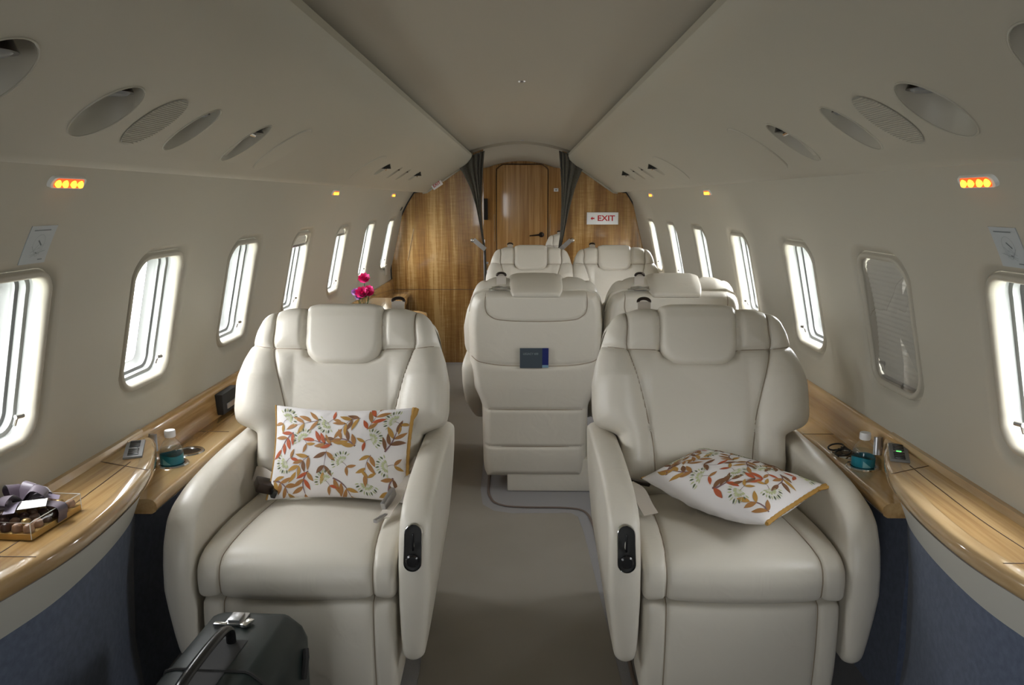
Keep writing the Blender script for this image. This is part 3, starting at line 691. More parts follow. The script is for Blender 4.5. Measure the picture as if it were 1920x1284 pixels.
# ------------------------------------------------------------------ low side ledges, fabric dado
for s, ya, yb, lab_ in ((-1, 1.84, 2.985, 'low maple ledge on the left wall between the raised cabinet and the credenza'), (-1, 5.335, YB - .003, 'short low maple ledge on the left wall between credenza and wood bulkhead'), (1, 1.84, YB - .003, 'long low maple ledge along the right wall beyond the raised cabinet')):
    sn = sidew[s]; root = thing('side_ledge', lab_, 'side ledge', (s * .97, ya + .1, 0), 0, 'maple side ledges')
    L0 = Vector(root.location)
    le = .010 if s < 0 else .038
    prof = [(1.062, .600), (.918 + le, .600), (.906 + le, .596), (.899 + le, .588), (.897 + le, .577), (.901 + le, .566), (.911 + le, .560), (1.062, .560)]
    g = MB(); g.prism([(s * a, b) for a, b in prof], ya, yb, lambda a, b, c: Vector((a, c, b)) - L0); g.build('ledge_top', 'woodL', root, angle=60)
    # sloping wooden upstand against the wall
    prof = [(1.040, .598), (1.052, .598), (1.078, .66), (1.080, .706), (1.058, .706), (1.052, .700), (1.048, .68)]
    g = MB(); g.prism([(s * a, b) for a, b in prof], max(ya, 2.0), yb, lambda a, b, c: Vector((a, c, b)) - L0); g.build('upstand', 'woodL', root, angle=60)
    g = MB(); g.box(Vector((s * 1.025, (ya + yb) / 2, .28)) - L0, (.03, yb - ya, .56)); g.build('dado', 'fabric', root, smooth=False)
    if ya > 3: continue
    # two chrome drink holders sunk in the ledge
    for j, (cx, cy) in enumerate((((.985, 2.105), (.985, 2.215)) if s < 0 else ((1.0, 2.11), (1.0, 2.22)))):
        c = Vector((s * cx, cy, .6005)) - L0
        g = MB(); g.lathe([(.034, .0005), (.036, .004), (.043, .004), (.046, .0)], c, 32); cp = g.build('cup_holder', 'chrome', root)
        g = MB(); g.lathe([(0, .0008), (.035, .0008), (.035, .0002), (0, .0002)], c, 28); g.build('cup_liner', 'black', cp)
    # fine joints in the veneer
    g = MB(); g.box(Vector((s * .99, 2.42, .6006)) - L0, (.10, .0016, .0012)); g.build('veneer_joint', 'line', root)
root = thing('wall_socket', 'dark recessed outlet box in the left upstand beside the seat', 'outlet', (-1.035, 2.66, .645))
g = MB(); g.box((0, 0, 0), (.03, .15, .075), bev=.006); g.build('box', 'mblack', root)
g = MB(); g.box((.016, .0, -.012), (.006, .09, .02), bev=.002); g.build('latch', 'steel', root)
# black items lying in the second right-hand drink holder
root = thing('eyeglasses', 'folded black sunglasses lying on the right ledge behind the water bottle', 'sunglasses', (.985, 2.215, .606))
g = MB()
for k_ in (-1, 1):
    g.tube([(-.01 + .022 * math.cos(a), k_ * .026 + .020 * math.sin(a), .004 + .020 * (1 + math.sin(a + 1.2)) * .3) for a in np.linspace(0, 2 * PI, 14, endpoint=False)], .0028, 6, close=True)
g.tube([(-.01, -.008, .01), (-.008, 0, .013), (-.01, .008, .01)], .002, 6); g.build('frame', 'black', root)
for k_ in (-1, 1):
    g = MB(); g.tube([(.014, k_ * .045, .004), (.02, k_ * .01, .008), (.018, -k_ * .035, .010)], .0024, 6); g.build('temple', 'black', root)

# ------------------------------------------------------------------ raised cabinets beside the camera
EL = [(1.062, 2.105), (1.045, 2.095), (1.005, 2.055), (.955, 1.955), (.905, 1.825), (.874, 1.67), (.860, 1.52), (.860, 1.40), (.878, 1.28), (.915, 1.12), (.945, .95), (.955, .6), (.955, 0.0), (.955, Y0 + .01)]
for s in (-1, 1):
    sn = sidew[s]; dx = 0.0 if s < 0 else .028
    ed = [Vector((x + (dx if 1 < i < 11 else 0), y, 0)) for i, (x, y) in enumerate(EL)]
    cv = catmull(ed, 8)
    root = thing('side_cabinet', 'raised maple-topped side cabinet with bowed front along the %s wall nearest the camera' % sn, 'side cabinet', (s * .98, 1.5, 0), 0, 'raised side cabinets')
    L0 = Vector(root.location)
    def sweep(prof, m, nm, closewall=None, ang=60):
        """prof: (outward offset, z) pairs swept along the edge curve; offset grows towards the aisle"""
        vs = []; fs = []; k = len(prof); n = len(cv)
        for i, p in enumerate(cv):
            d_ = (cv[min(i + 1, n - 1)] - cv[max(i - 1, 0)]).normalized(); nn = Vector((-abs(d_.y), d_.x * (1 if d_.y < 0 else -1) * -1, 0))
            nn = Vector((d_.y, -d_.x, 0))
            for o_, z in prof:
                q = p + nn * o_
                vs.append(Vector((s * q.x, q.y, z)) - L0)
        for i in range(n - 1):
            for j in range(k - 1): fs.append((i * k + j, i * k + j + 1, (i + 1) * k + j + 1, (i + 1) * k + j))
        return mk(nm, vs, fs, m, root, angle=ang)
    # offset sign: nn = (dy,-dx) with the curve running towards -y gives (-,...) = towards the aisle
    sweep([(-.035, .692), (-.012, .692), (-.004, .689), (0, .680), (0, .664), (-.006, .652), (-.016, .648), (-.03, .648)], 'woodE', 'nosing')
    sweep([(-.020, .652), (-.022, .645), (-.058, .552), (-.064, .552)], 'band', 'leather_band')
    sweep([(-.060, .556), (-.075, .40), (-.085, .20), (-.075, 0.0)], 'fabric', 'fabric_panel')
    # flat top
    vs = []; fs = []; n = len(cv)
    for i, p in enumerate(cv):
        d_ = (cv[min(i + 1, n - 1)] - cv[max(i - 1, 0)]).normalized(); q = p + Vector((d_.y, -d_.x, 0)) * -.034
        vs.append(Vector((s * min(q.x, 1.07), q.y, .692)) - L0); vs.append(Vector((s * 1.074, q.y, .692)) - L0)
    for i in range(n - 1): fs.append((2 * i, 2 * i + 1, 2 * i + 3, 2 * i + 2))
    mk('cabinet_top', vs, fs, 'woodL', root, smooth=False)
    # raised strip of wood along the wall
    g = MB(); g.prism([(s * 1.050, .690), (s * 1.085, .690), (s * 1.085, .712), (s * 1.056, .708)], Y0 + .01, 2.09, lambda a, b, c: Vector((a, c, b)) - L0); g.build('wall_strip', 'woodE', root)
    # veneer joints
    g = MB(); jl = [(.975 + dx, 1.86), (.965 + dx, 1.7), (.958 + dx, 1.5), (.968 + dx, 1.2), (.985, 0.6)]
    ribbon(g, [Vector((s * x, y, .6926)) - L0 for x, y in jl], .0018, .0008, (1, 0, 0))
    ribbon(g, [Vector((s * (.90 + dx), 1.80, .6926)) - L0, Vector((s * 1.05, 1.86, .6926)) - L0], .0018, .0008, (0, 1, 0))
    ribbon(g, [Vector((s * (.885 + dx), 1.33, .6926)) - L0, Vector((s * 1.05, 1.33, .6926)) - L0], .0018, .0008, (0, 1, 0))
    g.build('veneer_joint', 'line', root)
    # chrome end cap where the cabinet drops to the ledge
    g = MB(); 
    g.tube([Vector((s * 1.035, 2.10, .64)) - L0, Vector((s * 1.035, 2.105, .69)) - L0], [.014, .012], 12, flat=.5); g.build('end_cap', 'steel', root)
    # seat control panel let into the top
    cp = Vector((s * (1.012 if s < 0 else 1.020), 1.955, .6945)) - L0; RZ = Matrix.Rotation(-s * math.radians(23), 3, 'Z')
    g = MB(); g.box(cp, (.046, .150, .006), RZ, bev=.0015); pn = g.build('control_panel', 'grey', root)
    for i in range(9):
        if i == 4: continue
        g = MB(); g.box(cp + RZ @ Vector((0, -.058 + i * .0145, .0035)), (.026, .0085, .004), RZ, bev=.001); g.build('button', 'black', pn)
    g = MB(); g.box(cp + RZ @ Vector((0, 0, .003)), (.012, .005, .003), RZ); g.build('led', 'led' if s > 0 else 'steel', pn)

# ------------------------------------------------------------------ floor coverings
rp = [(-.27, 0.6), (.315, 0.6), (.312, 1.9), (.302, 2.25), (.292, 2.6), (.281, 2.97), (.268, 3.14), (.24, 3.178), (-.02, 3.172), (-.10, 3.20), (-.152, 3.27), (-.172, 3.45), (-.178, 3.8), (-.185, YB - .05), (-.62, YB - .05), (-.60, 3.0), (-.30, 2.6), (-.27, 2.0)]
bm = bmesh.new(); f_ = bm.faces.new([bm.verts.new((x, y, 0)) for x, y in rp]); bmesh.ops.triangulate(bm, faces=[f_])
for _ in range(5): bmesh.ops.subdivide_edges(bm, edges=[e for e in bm.edges if e.calc_length() > .05], cuts=1, use_grid_fill=False); bmesh.ops.triangulate(bm, faces=[f for f in bm.faces if len(f.verts) > 3])
from mathutils import noise as mn
def wr(x, y):
    h = .0045 + .002 * mn.noise(Vector((x * 4, y * 1.5, 0)))
    for (x0, y0, x1, y1, a, w) in ((-.10, 2.25, -.26, 1.75, .010, .030), (-.12, 1.95, -.24, 1.5, .012, .03), (-.02, 2.3, -.16, 1.9, .004, .03), (-.26, 3.2, -.2, 2.95, .006, .04)):
        dx, dy = x1 - x0, y1 - y0; t = max(0, min(1, ((x - x0) * dx + (y - y0) * dy) / (dx * dx + dy * dy)))
        dd = math.hypot(x - x0 - t * dx, y - y0 - t * dy); h += a * math.exp(-(dd / w) ** 2)
    return h
bd = {v for e in bm.edges if e.is_boundary for v in e.verts}
for v in bm.verts: v.co.z = 0.0015 if v in bd else wr(v.co.x, v.co.y)
me = bpy.data.meshes.new('aisle_runner'); bm.to_mesh(me); bm.free(); me.materials.append(M['runner']); me.polygons.foreach_set('use_smooth', [True] * len(me.polygons))
o = put(bpy.data.objects.new('aisle_runner', me)); tag(o, 'beige canvas runner laid over the carpet along the aisle', 'runner')
cp_ = [(-.14, 4.6, .004), (-.137, 3.58, .004), (-.118, 3.34, .004), (-.06, 3.255, .004), (.05, 3.235, .004), (.22, 3.23, .004), (.30, 3.19, .004), (.325, 3.05, .004), (.328, 2.87, .004), (.345, 2.53, .004), (.345, 1.97, .004), (.345, 1.2, .004)]
g = MB(); g.tube(catmull(cp_, 6), .0055, 8, flat=.6); tag(g.build('carpet_binding', 'binding'), 'brown rounded carpet edging line curving along the right side of the aisle', 'carpet edging')

# ------------------------------------------------------------------ the armchair
bu = Vector((0, .353, .936)); bnr = Vector((0, -.936, .353)); bo = Vector((0, .12, .49))
def Bk(a, b, c):
    if b > .41: b = .41 + (b - .41) * .80
    return Vector((a, 0, 0)) + bo + bu * b + bnr * c
def make_chair():
    root = bpy.data.objects.new('armchair', None); put(root); root.empty_display_size = .1
    # --- backrest
    hw = interp([-.05, .10, .148, .158, .175, .21, .30, .37, .42, .48, .53, .555, .570, .578], [.25, .25, .254, .300, .326, .334, .334, .320, .303, .288, .270, .250, .222, .165])
    seams = []
    for s in (-1, 1):
        seams.append(([(s * x, y) for x, y in ((.225, .60), (.222, .50), (.226, .43), (.215, .38), (.192, .30), (.168, .2), (.152, .1), (.146, 0))], .010, .008))
        seams.append(([(s * x, y) for x, y in ((.10, .405), (.226, .408), (.27, .415), (.32, .432))], .010, .008))
    hr = [(-.126, .62), (-.126, .43), (-.112, .385), (-.08, .368), (.08, .368), (.112, .385), (.126, .43), (.126, .62)]
    def front(A, B, de):
        c = .058 * rnd(de, .060)
        dmin = np.full(A.shape, 1e9)
        for ln, g_, w_ in seams:
            d = dist_poly(A, B, ln); dmin = np.minimum(dmin, d); c = c - groove(d, g_ * .9, .0055) - groove(d, .005, .022)
        c = c + .012 * (1 - np.exp(-dmin / .05))
        # side bolsters come forward, centre is dished
        wing = np.clip((np.abs(A) - .15) / .16, 0, 1); low = np.clip((.42 - B) / .1, 0, 1) * np.clip((B + .02) / .08, 0, 1)
        c = c + .040 * np.sin(wing * PI * .75) * low
        c = c + .012 * np.exp(-((B - .12) / .10) ** 2) * (np.abs(A) < .16)
        d = dist_poly(A, B, hr); inside = (np.abs(A) < .122) & (B > .38)
        c = c - np.where(inside, .02, groove(d, .016, .010))
        return c
    def back(A, B, de): return -.075 * rnd(de, .05)
    bkr = pad('backrest', lambda b: -hw(b), lambda b: hw(b), -.05, .578, front, back, Bk, 'leather', root, 130, 136)
    # visible stitching laid in the creases
    def fz(a, b):
        A = np.array([[a]]); B = np.array([[b]])
        bs_ = np.linspace(-.05, .578, 120); out_ = [(-float(hw(x)), x) for x in bs_] + [(float(hw(x)), x) for x in bs_[::-1]]
        return float(front(A, B, dist_poly(A, B, out_, True))[0, 0])
    for ln, _g, _w in seams:
        g = MB()
        P = [p for p in catmull([(a, b, 0) for a, b in ln], 7) if p.y < .56 and abs(p.x) < float(hw(min(p.y, .57))) - .012]
        g.tube([Bk(p.x, p.y, fz(p.x, p.y) + .0022) for p in P], .0016, 5); g.build('stitching', 'seam', bkr)
    # --- headrest, folded over the top
    hh = interp([.352, .357, .368, .388, .42, .565, .582, .592], [.052, .076, .096, .114, .1225, .1235, .117, .085])
    def hf(A, B, de): return .032 + .036 * rnd(de, .024) + .008 * (1 - (A / .125) ** 2) - .012 * np.clip((B - .53) / .06, 0, 1)
    def hb(A, B, de): return np.where(B > .540, .032 - .158 * rnd(de, .028), .020)
    pad('headrest', lambda b: -hh(b), lambda b: hh(b), .352, .592, hf, hb, Bk, 'leather', root, 40, 44, mid=.032)
    # --- rear shell
    sh = interp([.060, .078, .12, .20, .41, .45, .50, .62, .80, .90, .955, .985, .999], [.225, .238, .245, .246, .250, .264, .288, .306, .310, .302, .288, .265, .215])
    yr = lambda z: .345 + .075 * z
    yf = lambda z: np.where(z > .49, .12 + .377 * (z - .49) + .055, .20)
    rs = [([(-.30, .408), (.30, .408)], .007, .006), ([(-.30, .228), (.30, .228)], .010, .006),
          ([(-.29, .655), (-.24, .632), (-.12, .617), (.12, .617), (.24, .632), (.29, .655)], .006, .006),
          ([(-.222, .99), (-.225, .90), (-.205, .855), (-.15, .832), (0, .825), (.15, .832), (.205, .855), (.225, .90), (.222, .99)], .006, .005)]
    def sf(A, B, de): return yf(B)
    def sb(A, B, de):
        y = .25 + (yr(B) - .25) * rnd(de, .05)
        for ln, g_, w_ in rs: y = y - groove(dist_poly(A, B, ln), g_, w_)
        y = y + .008 * np.clip((.62 - B) / .02, 0, 1) * np.clip((B - .41) / .1, 0, 1) * rnd(de, .05) * (1 - (A / .3) ** 2)
        y = y + .006 * np.exp(-((B - .225 + .05) / .06) ** 2)
        return y
    shp = pad('back_shell', lambda b: -sh(b), lambda b: sh(b), .060, .999, sf, sb, lambda a, b, c: Vector((a, c, b if b < .8 else .8 + (b - .8) * .83)), 'leather', root, 60, 160, mid=lambda a, b: float(.25 if b < .7 else .25 + (b - .7) * .25))
    def yz_(a, b):
        bs_ = np.linspace(.060, .999, 120); out_ = [(-float(sh(x)), x) for x in bs_] + [(float(sh(x)), x) for x in bs_[::-1]]
        A = np.array([[a]]); B = np.array([[b]]); return float(sb(A, B, dist_poly(A, B, out_, True))[0, 0])
    for ln, _g, _w in rs:
        P = [p for p in catmull([(a, b, 0) for a, b in ln], 7) if p.y < .985 and abs(p.x) < float(sh(p.y)) - .010]
        g = MB(); g.tube([Vector((p.x, yz_(p.x, p.y) + .0030, p.y if p.y < .8 else .8 + (p.y - .8) * .83)) for p in P], .0019, 5); g.build('stitching', 'seam', shp)
    # --- seat cushion
    def wrap(name, prof, hwf, seamf, nu, rside=.03, puff=.012, gd=.010):
        P = catmull([(0, y, z) for y, z in prof], 6); n = len(P); us = []
        U = np.concatenate([[-1], -1 + .16 * (1 - np.cos(np.linspace(0, PI / 2, 8)[1:])), np.linspace(-.84, .84, nu)[1:-1], (1 - .16 * (1 - np.cos(np.linspace(0, PI / 2, 8)[1:])))[::-1], [1]])
        vs = []; fs = []
        for i, p in enumerate(P):
            d_ = (P[min(i + 1, n - 1)] - P[max(i - 1, 0)]).normalized(); nr = Vector((0, -d_.z, d_.y)) * -1
            w = hwf(i / (n - 1)); sx = seamf(i / (n - 1))
            for u in U:
                x = u * w; e = w - abs(x)
                off = -rside * (1 - math.sqrt(max(0, 1 - (1 - min(e / rside, 1)) ** 2)))
                ds = abs(abs(x) - sx); off -= gd * math.exp(-(ds / .0045) ** 2) + .003 * math.exp(-(ds / .014) ** 2)
                off += puff * .5 * (1 - math.exp(-ds / .06))
                if abs(x) < sx: off += puff * .8 * (1 - (x / sx) ** 2)
                vs.append(Vector((x, p.y, p.z)) + nr * off)
        k = len(U)
        for i in range(n - 1):
            for j in range(k - 1): fs.append((i * k + j, i * k + j + 1, (i + 1) * k + j + 1, (i + 1) * k + j))
        fs.append(tuple(i * k for i in range(n))); fs.append(tuple(i * k + k - 1 for i in range(n))[::-1])
        o_ = mk(name, vs, fs, 'leather', root, angle=75)
        for sg in (-1, 1):
            pts = []
            for i in range(int(n * .12), int(n * .74)):
                p = P[i]; d_ = (P[min(i + 1, n - 1)] - P[max(i - 1, 0)]).normalized(); nr = Vector((0, d_.z, -d_.y)); sx = seamf(i / (n - 1))
                pts.append(Vector((sg * sx, p.y, p.z)) + nr * (-gd - .002))
            g = MB(); g.tube(pts, .0015, 5); g.build('stitching', 'seam', o_)
        return o_
    wrap('seat_cushion', [(.20, .445), (.12, .458), (0, .470), (-.15, .482), (-.26, .484), (-.340, .476), (-.378, .455), (-.391, .425), (-.391, .395), (-.384, .370), (-.36, .363), (-.30, .363), (0, .364), (.2, .364)],
         lambda v: .251, lambda v: .165 + .028 * min(1, v / .42), 116, .020, .007, .006)
    wrap('leg_rest', [(-.20, .366), (-.33, .364), (-.362, .358), (-.380, .338), (-.384, .25), (-.378, .14), (-.365, .075), (-.34, .055), (-.2, .055)],
         lambda v: .247 - .02 * max(0, v - .6), lambda v: .190, 110, .022, .004, .005)
    # --- plinth
    g = MB(); g.box((0, .05, .28), (.42, .50, .25), bev=.02); g.build('seat_frame', 'leather', root)
    # --- arms: side profile (y, z) as front/back limits for each height
    zs = [.185, .19, .21, .26, .33, .39, .45, .51, .56, .59, .615, .627, .632]
    yfr = [-.365, -.376, -.384, -.392, -.398, -.400, -.396, -.382, -.355, -.315, -.22, -.10, .02]
    yba = [-.30, -.26, -.20, -.08, .06, .18, .27, .33, .35, .355, .345, .32, .25]
    fl, fr = interp(zs, yfr), interp(zs, yba)
    def arm(side, name):
        def thick(B): return .040 - .016 * np.clip((.38 - B) / .25, 0, 1)
        def outer(A, B, de): return thick(B) * rnd(de, .024) 
        def inner(A, B, de): return -thick(B) * rnd(de, .020)
        return pad(name, fl, fr, .185, .632, outer, inner, lambda a, b, c: Vector((side * (.297 + c + (.0 if b > .38 else -.012 * min(1, (.38 - b) / .25))), a, b)), 'leather', root, 44, 52)
    ai = arm(-1, 'armrest'); ao = arm(1, 'armrest')
    # seat control let into the front of the aisle arm (local -x side)
    lp = rrect(.0205, .052, .0202, 8); k = len(lp); zc = .503; xc = -.296; yfz = lambda z: float(fl(z))
    g = MB()
    cen = lambda x, z, o: Vector((xc + x, yfz(zc + z) - o - .0045, zc + z))
    vs = []; fs = []
    for sc_, o_ in ((1.12, -.004), (1.12, .004), (1.06, .0065), (1.0, .005), (.98, -.001)):
        for x, z in lp: vs.append(cen(x * sc_, z * (1 + (sc_ - 1) * .45), o_))
    for r in range(4):
        for q in range(k): fs.append((r * k + q, r * k + (q + 1) % k, (r + 1) * k + (q + 1) % k, (r + 1) * k + q))
    g.add(vs, fs); bz = g.build('control_bezel', 'chrome', ai)
    g = MB(); g.add([cen(x, z, .0015) for x, z in lp], [tuple(range(k))]); g.build('control_face', 'mblack', ai)
    g = MB(); c = cen(0, -.026, .004); g.lathe([(.0165, 0), (.0165, .007), (.013, .011), (0, .012)], c, 20, Matrix.Rotation(PI / 2, 3, 'X')); g.build('control_knob', 'black', ai)
    g = MB(); g.box(cen(0, .015, .004), (.005, .006, .045), bev=.0015); g.build('control_lever', 'black', ai)
    # shoulder belt guide at the aisle shoulder
    g = MB(); ribbon(g, [Bk(-.155, .54, -.045), Bk(-.155, .575, -.035), Bk(-.155, .600, -.030), Bk(-.155, .622, -.032)], .042, .006, (1, 0, 0)); g.build('belt_tab', 'belt', root)
    g = MB(); g.tube([Bk(-.155 + .019 * math.cos(a), .622 + .014 * math.sin(a), -.032) for a in np.linspace(-.2, PI + .2, 12)], .0055, 8); g.build('belt_ring', 'bronze', root)
    g = MB(); lpz = [(-.155 + .050 * math.cos(a), .016 * math.sin(a)) for a in np.linspace(0, 2 * PI, 24, endpoint=False)]
    g.tube([Vector((x, .375 + y_ * 1.2, .960)) for x, y_ in lpz], .005, 8, close=True)
    g.tube([Vector((-.195, .37, .965)), Vector((-.165, .378, .972)), (-.14, .37, .966), (-.115, .378, .968)], .006, 8); g.build('belt_slot', 'chrome', root)
    return root
chair = make_chair()
def place(o, x, y, rz, label, group):
    o.location = (x, y, 0); o.rotation_euler = (0, 0, rz); tag(o, label, 'armchair', group); return o
GR = 'cream leather cabin armchairs'
cR = place(chair, .58, 2.16, 0, 'cream leather armchair at front right with a patterned cushion lying flat on its seat', GR)
cL = place(copy_tree(chair, None, True), -.54, 2.16, 0, 'cream leather armchair at front left with a patterned cushion standing against its back', GR)
cA = place(copy_tree(chair, None, True), .085, 3.77, PI, 'cream leather armchair seen from behind with a brochure in its back pocket', GR)
cB = place(copy_tree(chair, None, True), .70, 3.77, PI, 'cream leather armchair seen from behind, right of the one with the brochure', GR)
cC = place(copy_tree(chair), .085, 5.45, 0, 'pale leather armchair in the far row facing the camera, left of the pair', GR)
cD = place(copy_tree(chair), .700, 5.45, 0, 'pale leather armchair in the far row facing the camera, under the EXIT sign', GR)
cE = place(copy_tree(chair), .56, 7.75, 0, 'pale armchair glimpsed beyond the bulkhead by the right curtain', GR)
for cc, x0, x1 in ((cA, -.13, .31), (cB, -.31, .30), (cC, -.2, .2), (cD, -.2, .2), (cR, -.2, .2), (cL, -.2, .2), (cE, -.2, .2)):
    s_ = -1 if cc in (cA, cB) else 1
    g = MB(); g.box((s_ * (x0 + x1) / 2, .02 if cc not in (cA, cB) else .06, .081), (x1 - x0, .55 if cc not in (cA, cB) else .56, .158), bev=.008); g.build('plinth', 'leather', cc)

# ------------------------------------------------------------------ brochure
root = thing('brochure', 'slate brochure with royal blue edge tucked in the back pocket of the centre armchair', 'brochure', (.078, 3.366, .655)); root.rotation_euler = (math.radians(4), 0, 0)
g = MB(); g.box((-.014, 0, 0), (.100, .004, .092)); g.build('cover', 'broch', root, smooth=False)
g = MB(); g.box((.050, 0.0008, .003), (.028, .004, .086)); g.build('blue_edge', 'navy', root, smooth=False)
g = MB(); g.box((.050, 0.0006, -.038), (.028, .0046, .012)); g.build('pale_corner', 'sky', root, smooth=False)
text_mesh('LEGACY 600', .0125, 'text', root, lambda a, b, c: Vector((a - .016, -.0024 - c, b + .020)), ex=.0003)

# ------------------------------------------------------------------ embroidered cushions
def make_pillow(name, label, HW, HH, T, Mx, seed, group, bend=None):
    root = thing(name, label, 'cushion', Mx.to_translation(), 0, group); root.rotation_euler = Mx.to_euler()
    rg = random.Random(seed)
    def S(u, v, sgn):
        x = HW * u * (1 - .055 * (1 - v * v)); y = HH * v * (1 - .10 * (1 - u * u))
        k = max(0, (1 - u * u)) ** .55 * max(0, (1 - v * v)) ** .55
        z = T * k * (1 + .05 * mn.noise(Vector((u * 2 + seed, v * 2, sgn * 3))))
        ed = max(0, (1 - abs(v)) * abs(v)) * 4
        z += .0035 * math.sin(u * 21 + 3 * v + seed) * math.exp(-((abs(v) - .86) / .12) ** 2) * (1 - u * u)
        p = Vector((x, y, z * sgn))
        if bend: p = bend(p)
        return p
    N1, N2 = 46, 34; vs = []; fs = []; idx = {}
    us = [-math.cos(PI * i / N1) for i in range(N1 + 1)]; vv = [-math.cos(PI * i / N2) for i in range(N2 + 1)]
    for sgn in (1, -1):
        for i, u in enumerate(us):
            for j, v in enumerate(vv):
                if sgn < 0 and (i in (0, N1) or j in (0, N2)): idx[(sgn, i, j)] = idx[(1, i, j)]; continue
                idx[(sgn, i, j)] = len(vs); vs.append(S(u, v, sgn))
    for sgn in (1, -1):
        for i in range(N1):
            for j in range(N2):
                q = (idx[(sgn, i, j)], idx[(sgn, i + 1, j)], idx[(sgn, i + 1, j + 1)], idx[(sgn, i, j + 1)])
                fs.append(q if sgn > 0 else q[::-1])
    mk('cover', vs, fs, 'pillow', root)
    # ochre piping down the short edges
    for sg, r in ((1, .0065), (-1, .003)):
        g = MB(); g.tube([S(sg, v, 1) + (Vector((sg * .002, 0, 0)) if not bend else Vector((0, 0, 0))) for v in [x / 20 for x in range(-20, 21)]], [r * (.8 + .25 * abs(math.sin(i * 1.1))) for i in range(41)], 8); g.build('piping', 'ochre', root)
    # bunched piping at the top corner
    g = MB(); cpt = S(1, .96, 1); g.tube([cpt + Vector((-.004, -.030, 0)), cpt + Vector((.004, -.012, 0)), cpt + Vector((.012, .004, 0))], [.007, .010, .006], 8, flat=.5); g.build('piping', 'ochre', root)
    # embroidery laid on the face
    mbs = MB(); names = ['rust', 'tan', 'brown', 'green', 'dgreen', 'mauve', 'ochre']
    def on(px, py, h=.0009):
        u = max(-.985, min(.985, px / HW)); v = max(-.985, min(.985, py / HH)); e = .01
        p = S(u, v, 1); n = (S(min(u + e, 1), v, 1) - S(max(u - e, -1), v, 1)).cross(S(u, min(v + e, 1), 1) - S(u, max(v - e, -1), 1)).normalized()
        return p + n * h
    def leaf(x, y, ang, L, w, mi, h=.0011):
        mbs.cur = mi; vs2 = []; n = 7; bend_ = rg.uniform(-.25, .25)
        for i in range(n + 1):
            t = i / n; ww = w * math.sin(PI * min(1, t * 1.02)) ** .8 * (1 - .25 * t); a = ang + bend_ * t
            cx, cy = x + math.cos(a) * L * t, y + math.sin(a) * L * t
            for q in (-1, 0, 1): vs2.append(on(cx - math.sin(a) * ww * q, cy + math.cos(a) * ww * q, h + (.0004 if q == 0 else 0)))
        f2 = []
        for i in range(n):
            for q in range(2): f2.append((i * 3 + q, i * 3 + q + 1, i * 3 + 4 + q, i * 3 + 3 + q))
        mbs.add(vs2, f2)
    def stem(pts, w, mi):
        mbs.cur = mi; vs2 = []; P = catmull([(a, b, 0) for a, b in pts], 5)
        for i, p in enumerate(P):
            d_ = (P[min(i + 1, len(P) - 1)] - P[max(i - 1, 0)]).normalized(); ww = w * (1 - .6 * i / len(P))
            vs2 += [on(p.x - d_.y * ww, p.y + d_.x * ww, .0010), on(p.x + d_.y * ww, p.y - d_.x * ww, .0010)]
        mbs.add(vs2, [(2 * i, 2 * i + 1, 2 * i + 3, 2 * i + 2) for i in range(len(P) - 1)])
    def flower(x, y, ang, R):
        for k_ in range(11):
            a = ang + (k_ - 5) * .27
            for r0, r1, mi in ((.25, .55, 3), (.62, .95, 4 if k_ % 2 else 3)):
                leaf(x + math.cos(a) * R * r0, y + math.sin(a) * R * r0, a, R * (r1 - r0), R * (.055 if mi == 3 else .07), mi)
            if k_ % 2 == 0: stem([(x, y), (x + math.cos(a) * R * .5, y + math.sin(a) * R * .5)], .0005, 3)
    cells = []
    nx, ny = 6, 4
    for i in range(nx):
        for j in range(ny):
            cells.append(((-1 + 2 * (i + .5) / nx) * HW * .93 + rg.uniform(-.008, .008), (-1 + 2 * (j + .5) / ny) * HH * .93 + rg.uniform(-.007, .007)))
    for ci, (x, y) in enumerate(cells):
        a = rg.uniform(0, 2 * PI); kind = 2 if ci % 5 in (1, 3) else ci % 2
        if kind == 2:
            flower(x, y, a, .038); 
            stem([(x, y), (x - math.cos(a) * .012, y - math.sin(a) * .012 + .003), (x - math.cos(a) * .026, y - math.sin(a) * .026)], .0008, 5)
            for q in (-1, 1): leaf(x - math.cos(a) * .018, y - math.sin(a) * .018, a + PI + q * .8, .030, .0058, rg.choice([1, 6, 0]))
        else:
            L = rg.uniform(.055, .072); cu = rg.uniform(-.7, .7); pts = []
            for t in (0, .33, .66, 1): pts.append((x + math.cos(a + cu * t) * L * (t - .5), y + math.sin(a + cu * t) * L * (t - .5)))
            stem(pts, .0026 if kind == 0 else .0010, 5); pal = rg.choice([[0, 0, 2], [1, 6, 1], [1, 2, 6], [0, 1, 0], [1, 6, 2]])
            for t_i, t in enumerate((.05, .38, .7)):
                i0 = t * 3; k_ = min(2, int(i0)); fr_ = i0 - k_
                bx = pts[k_][0] * (1 - fr_) + pts[k_ + 1][0] * fr_; by = pts[k_][1] * (1 - fr_) + pts[k_ + 1][1] * fr_
                for q in (-1, 1):
                    if rg.random() < .22: continue
                    leaf(bx, by, a + cu * t + q * rg.uniform(.6, .95), rg.uniform(.034, .046), rg.uniform(.0062, .0082), rg.choice(pal))
            leaf(pts[3][0], pts[3][1], a + cu, .040, .007, rg.choice(pal))
    mbs.build('embroidery', None, root, angle=None, mats=names)
    return root
tilt = math.radians(66)
P1 = Matrix.Translation((-.507, 2.155, .617)) @ Matrix.Rotation(math.radians(-3), 4, 'Z') @ Matrix.Rotation(tilt, 4, 'X') @ Matrix.Rotation(math.radians(0), 4, 'Z')
make_pillow('throw_cushion', 'white cushion embroidered with rust leaves leaning upright in the front left armchair', .208, .140, .066, P1, 11, 'embroidered throw cushions')
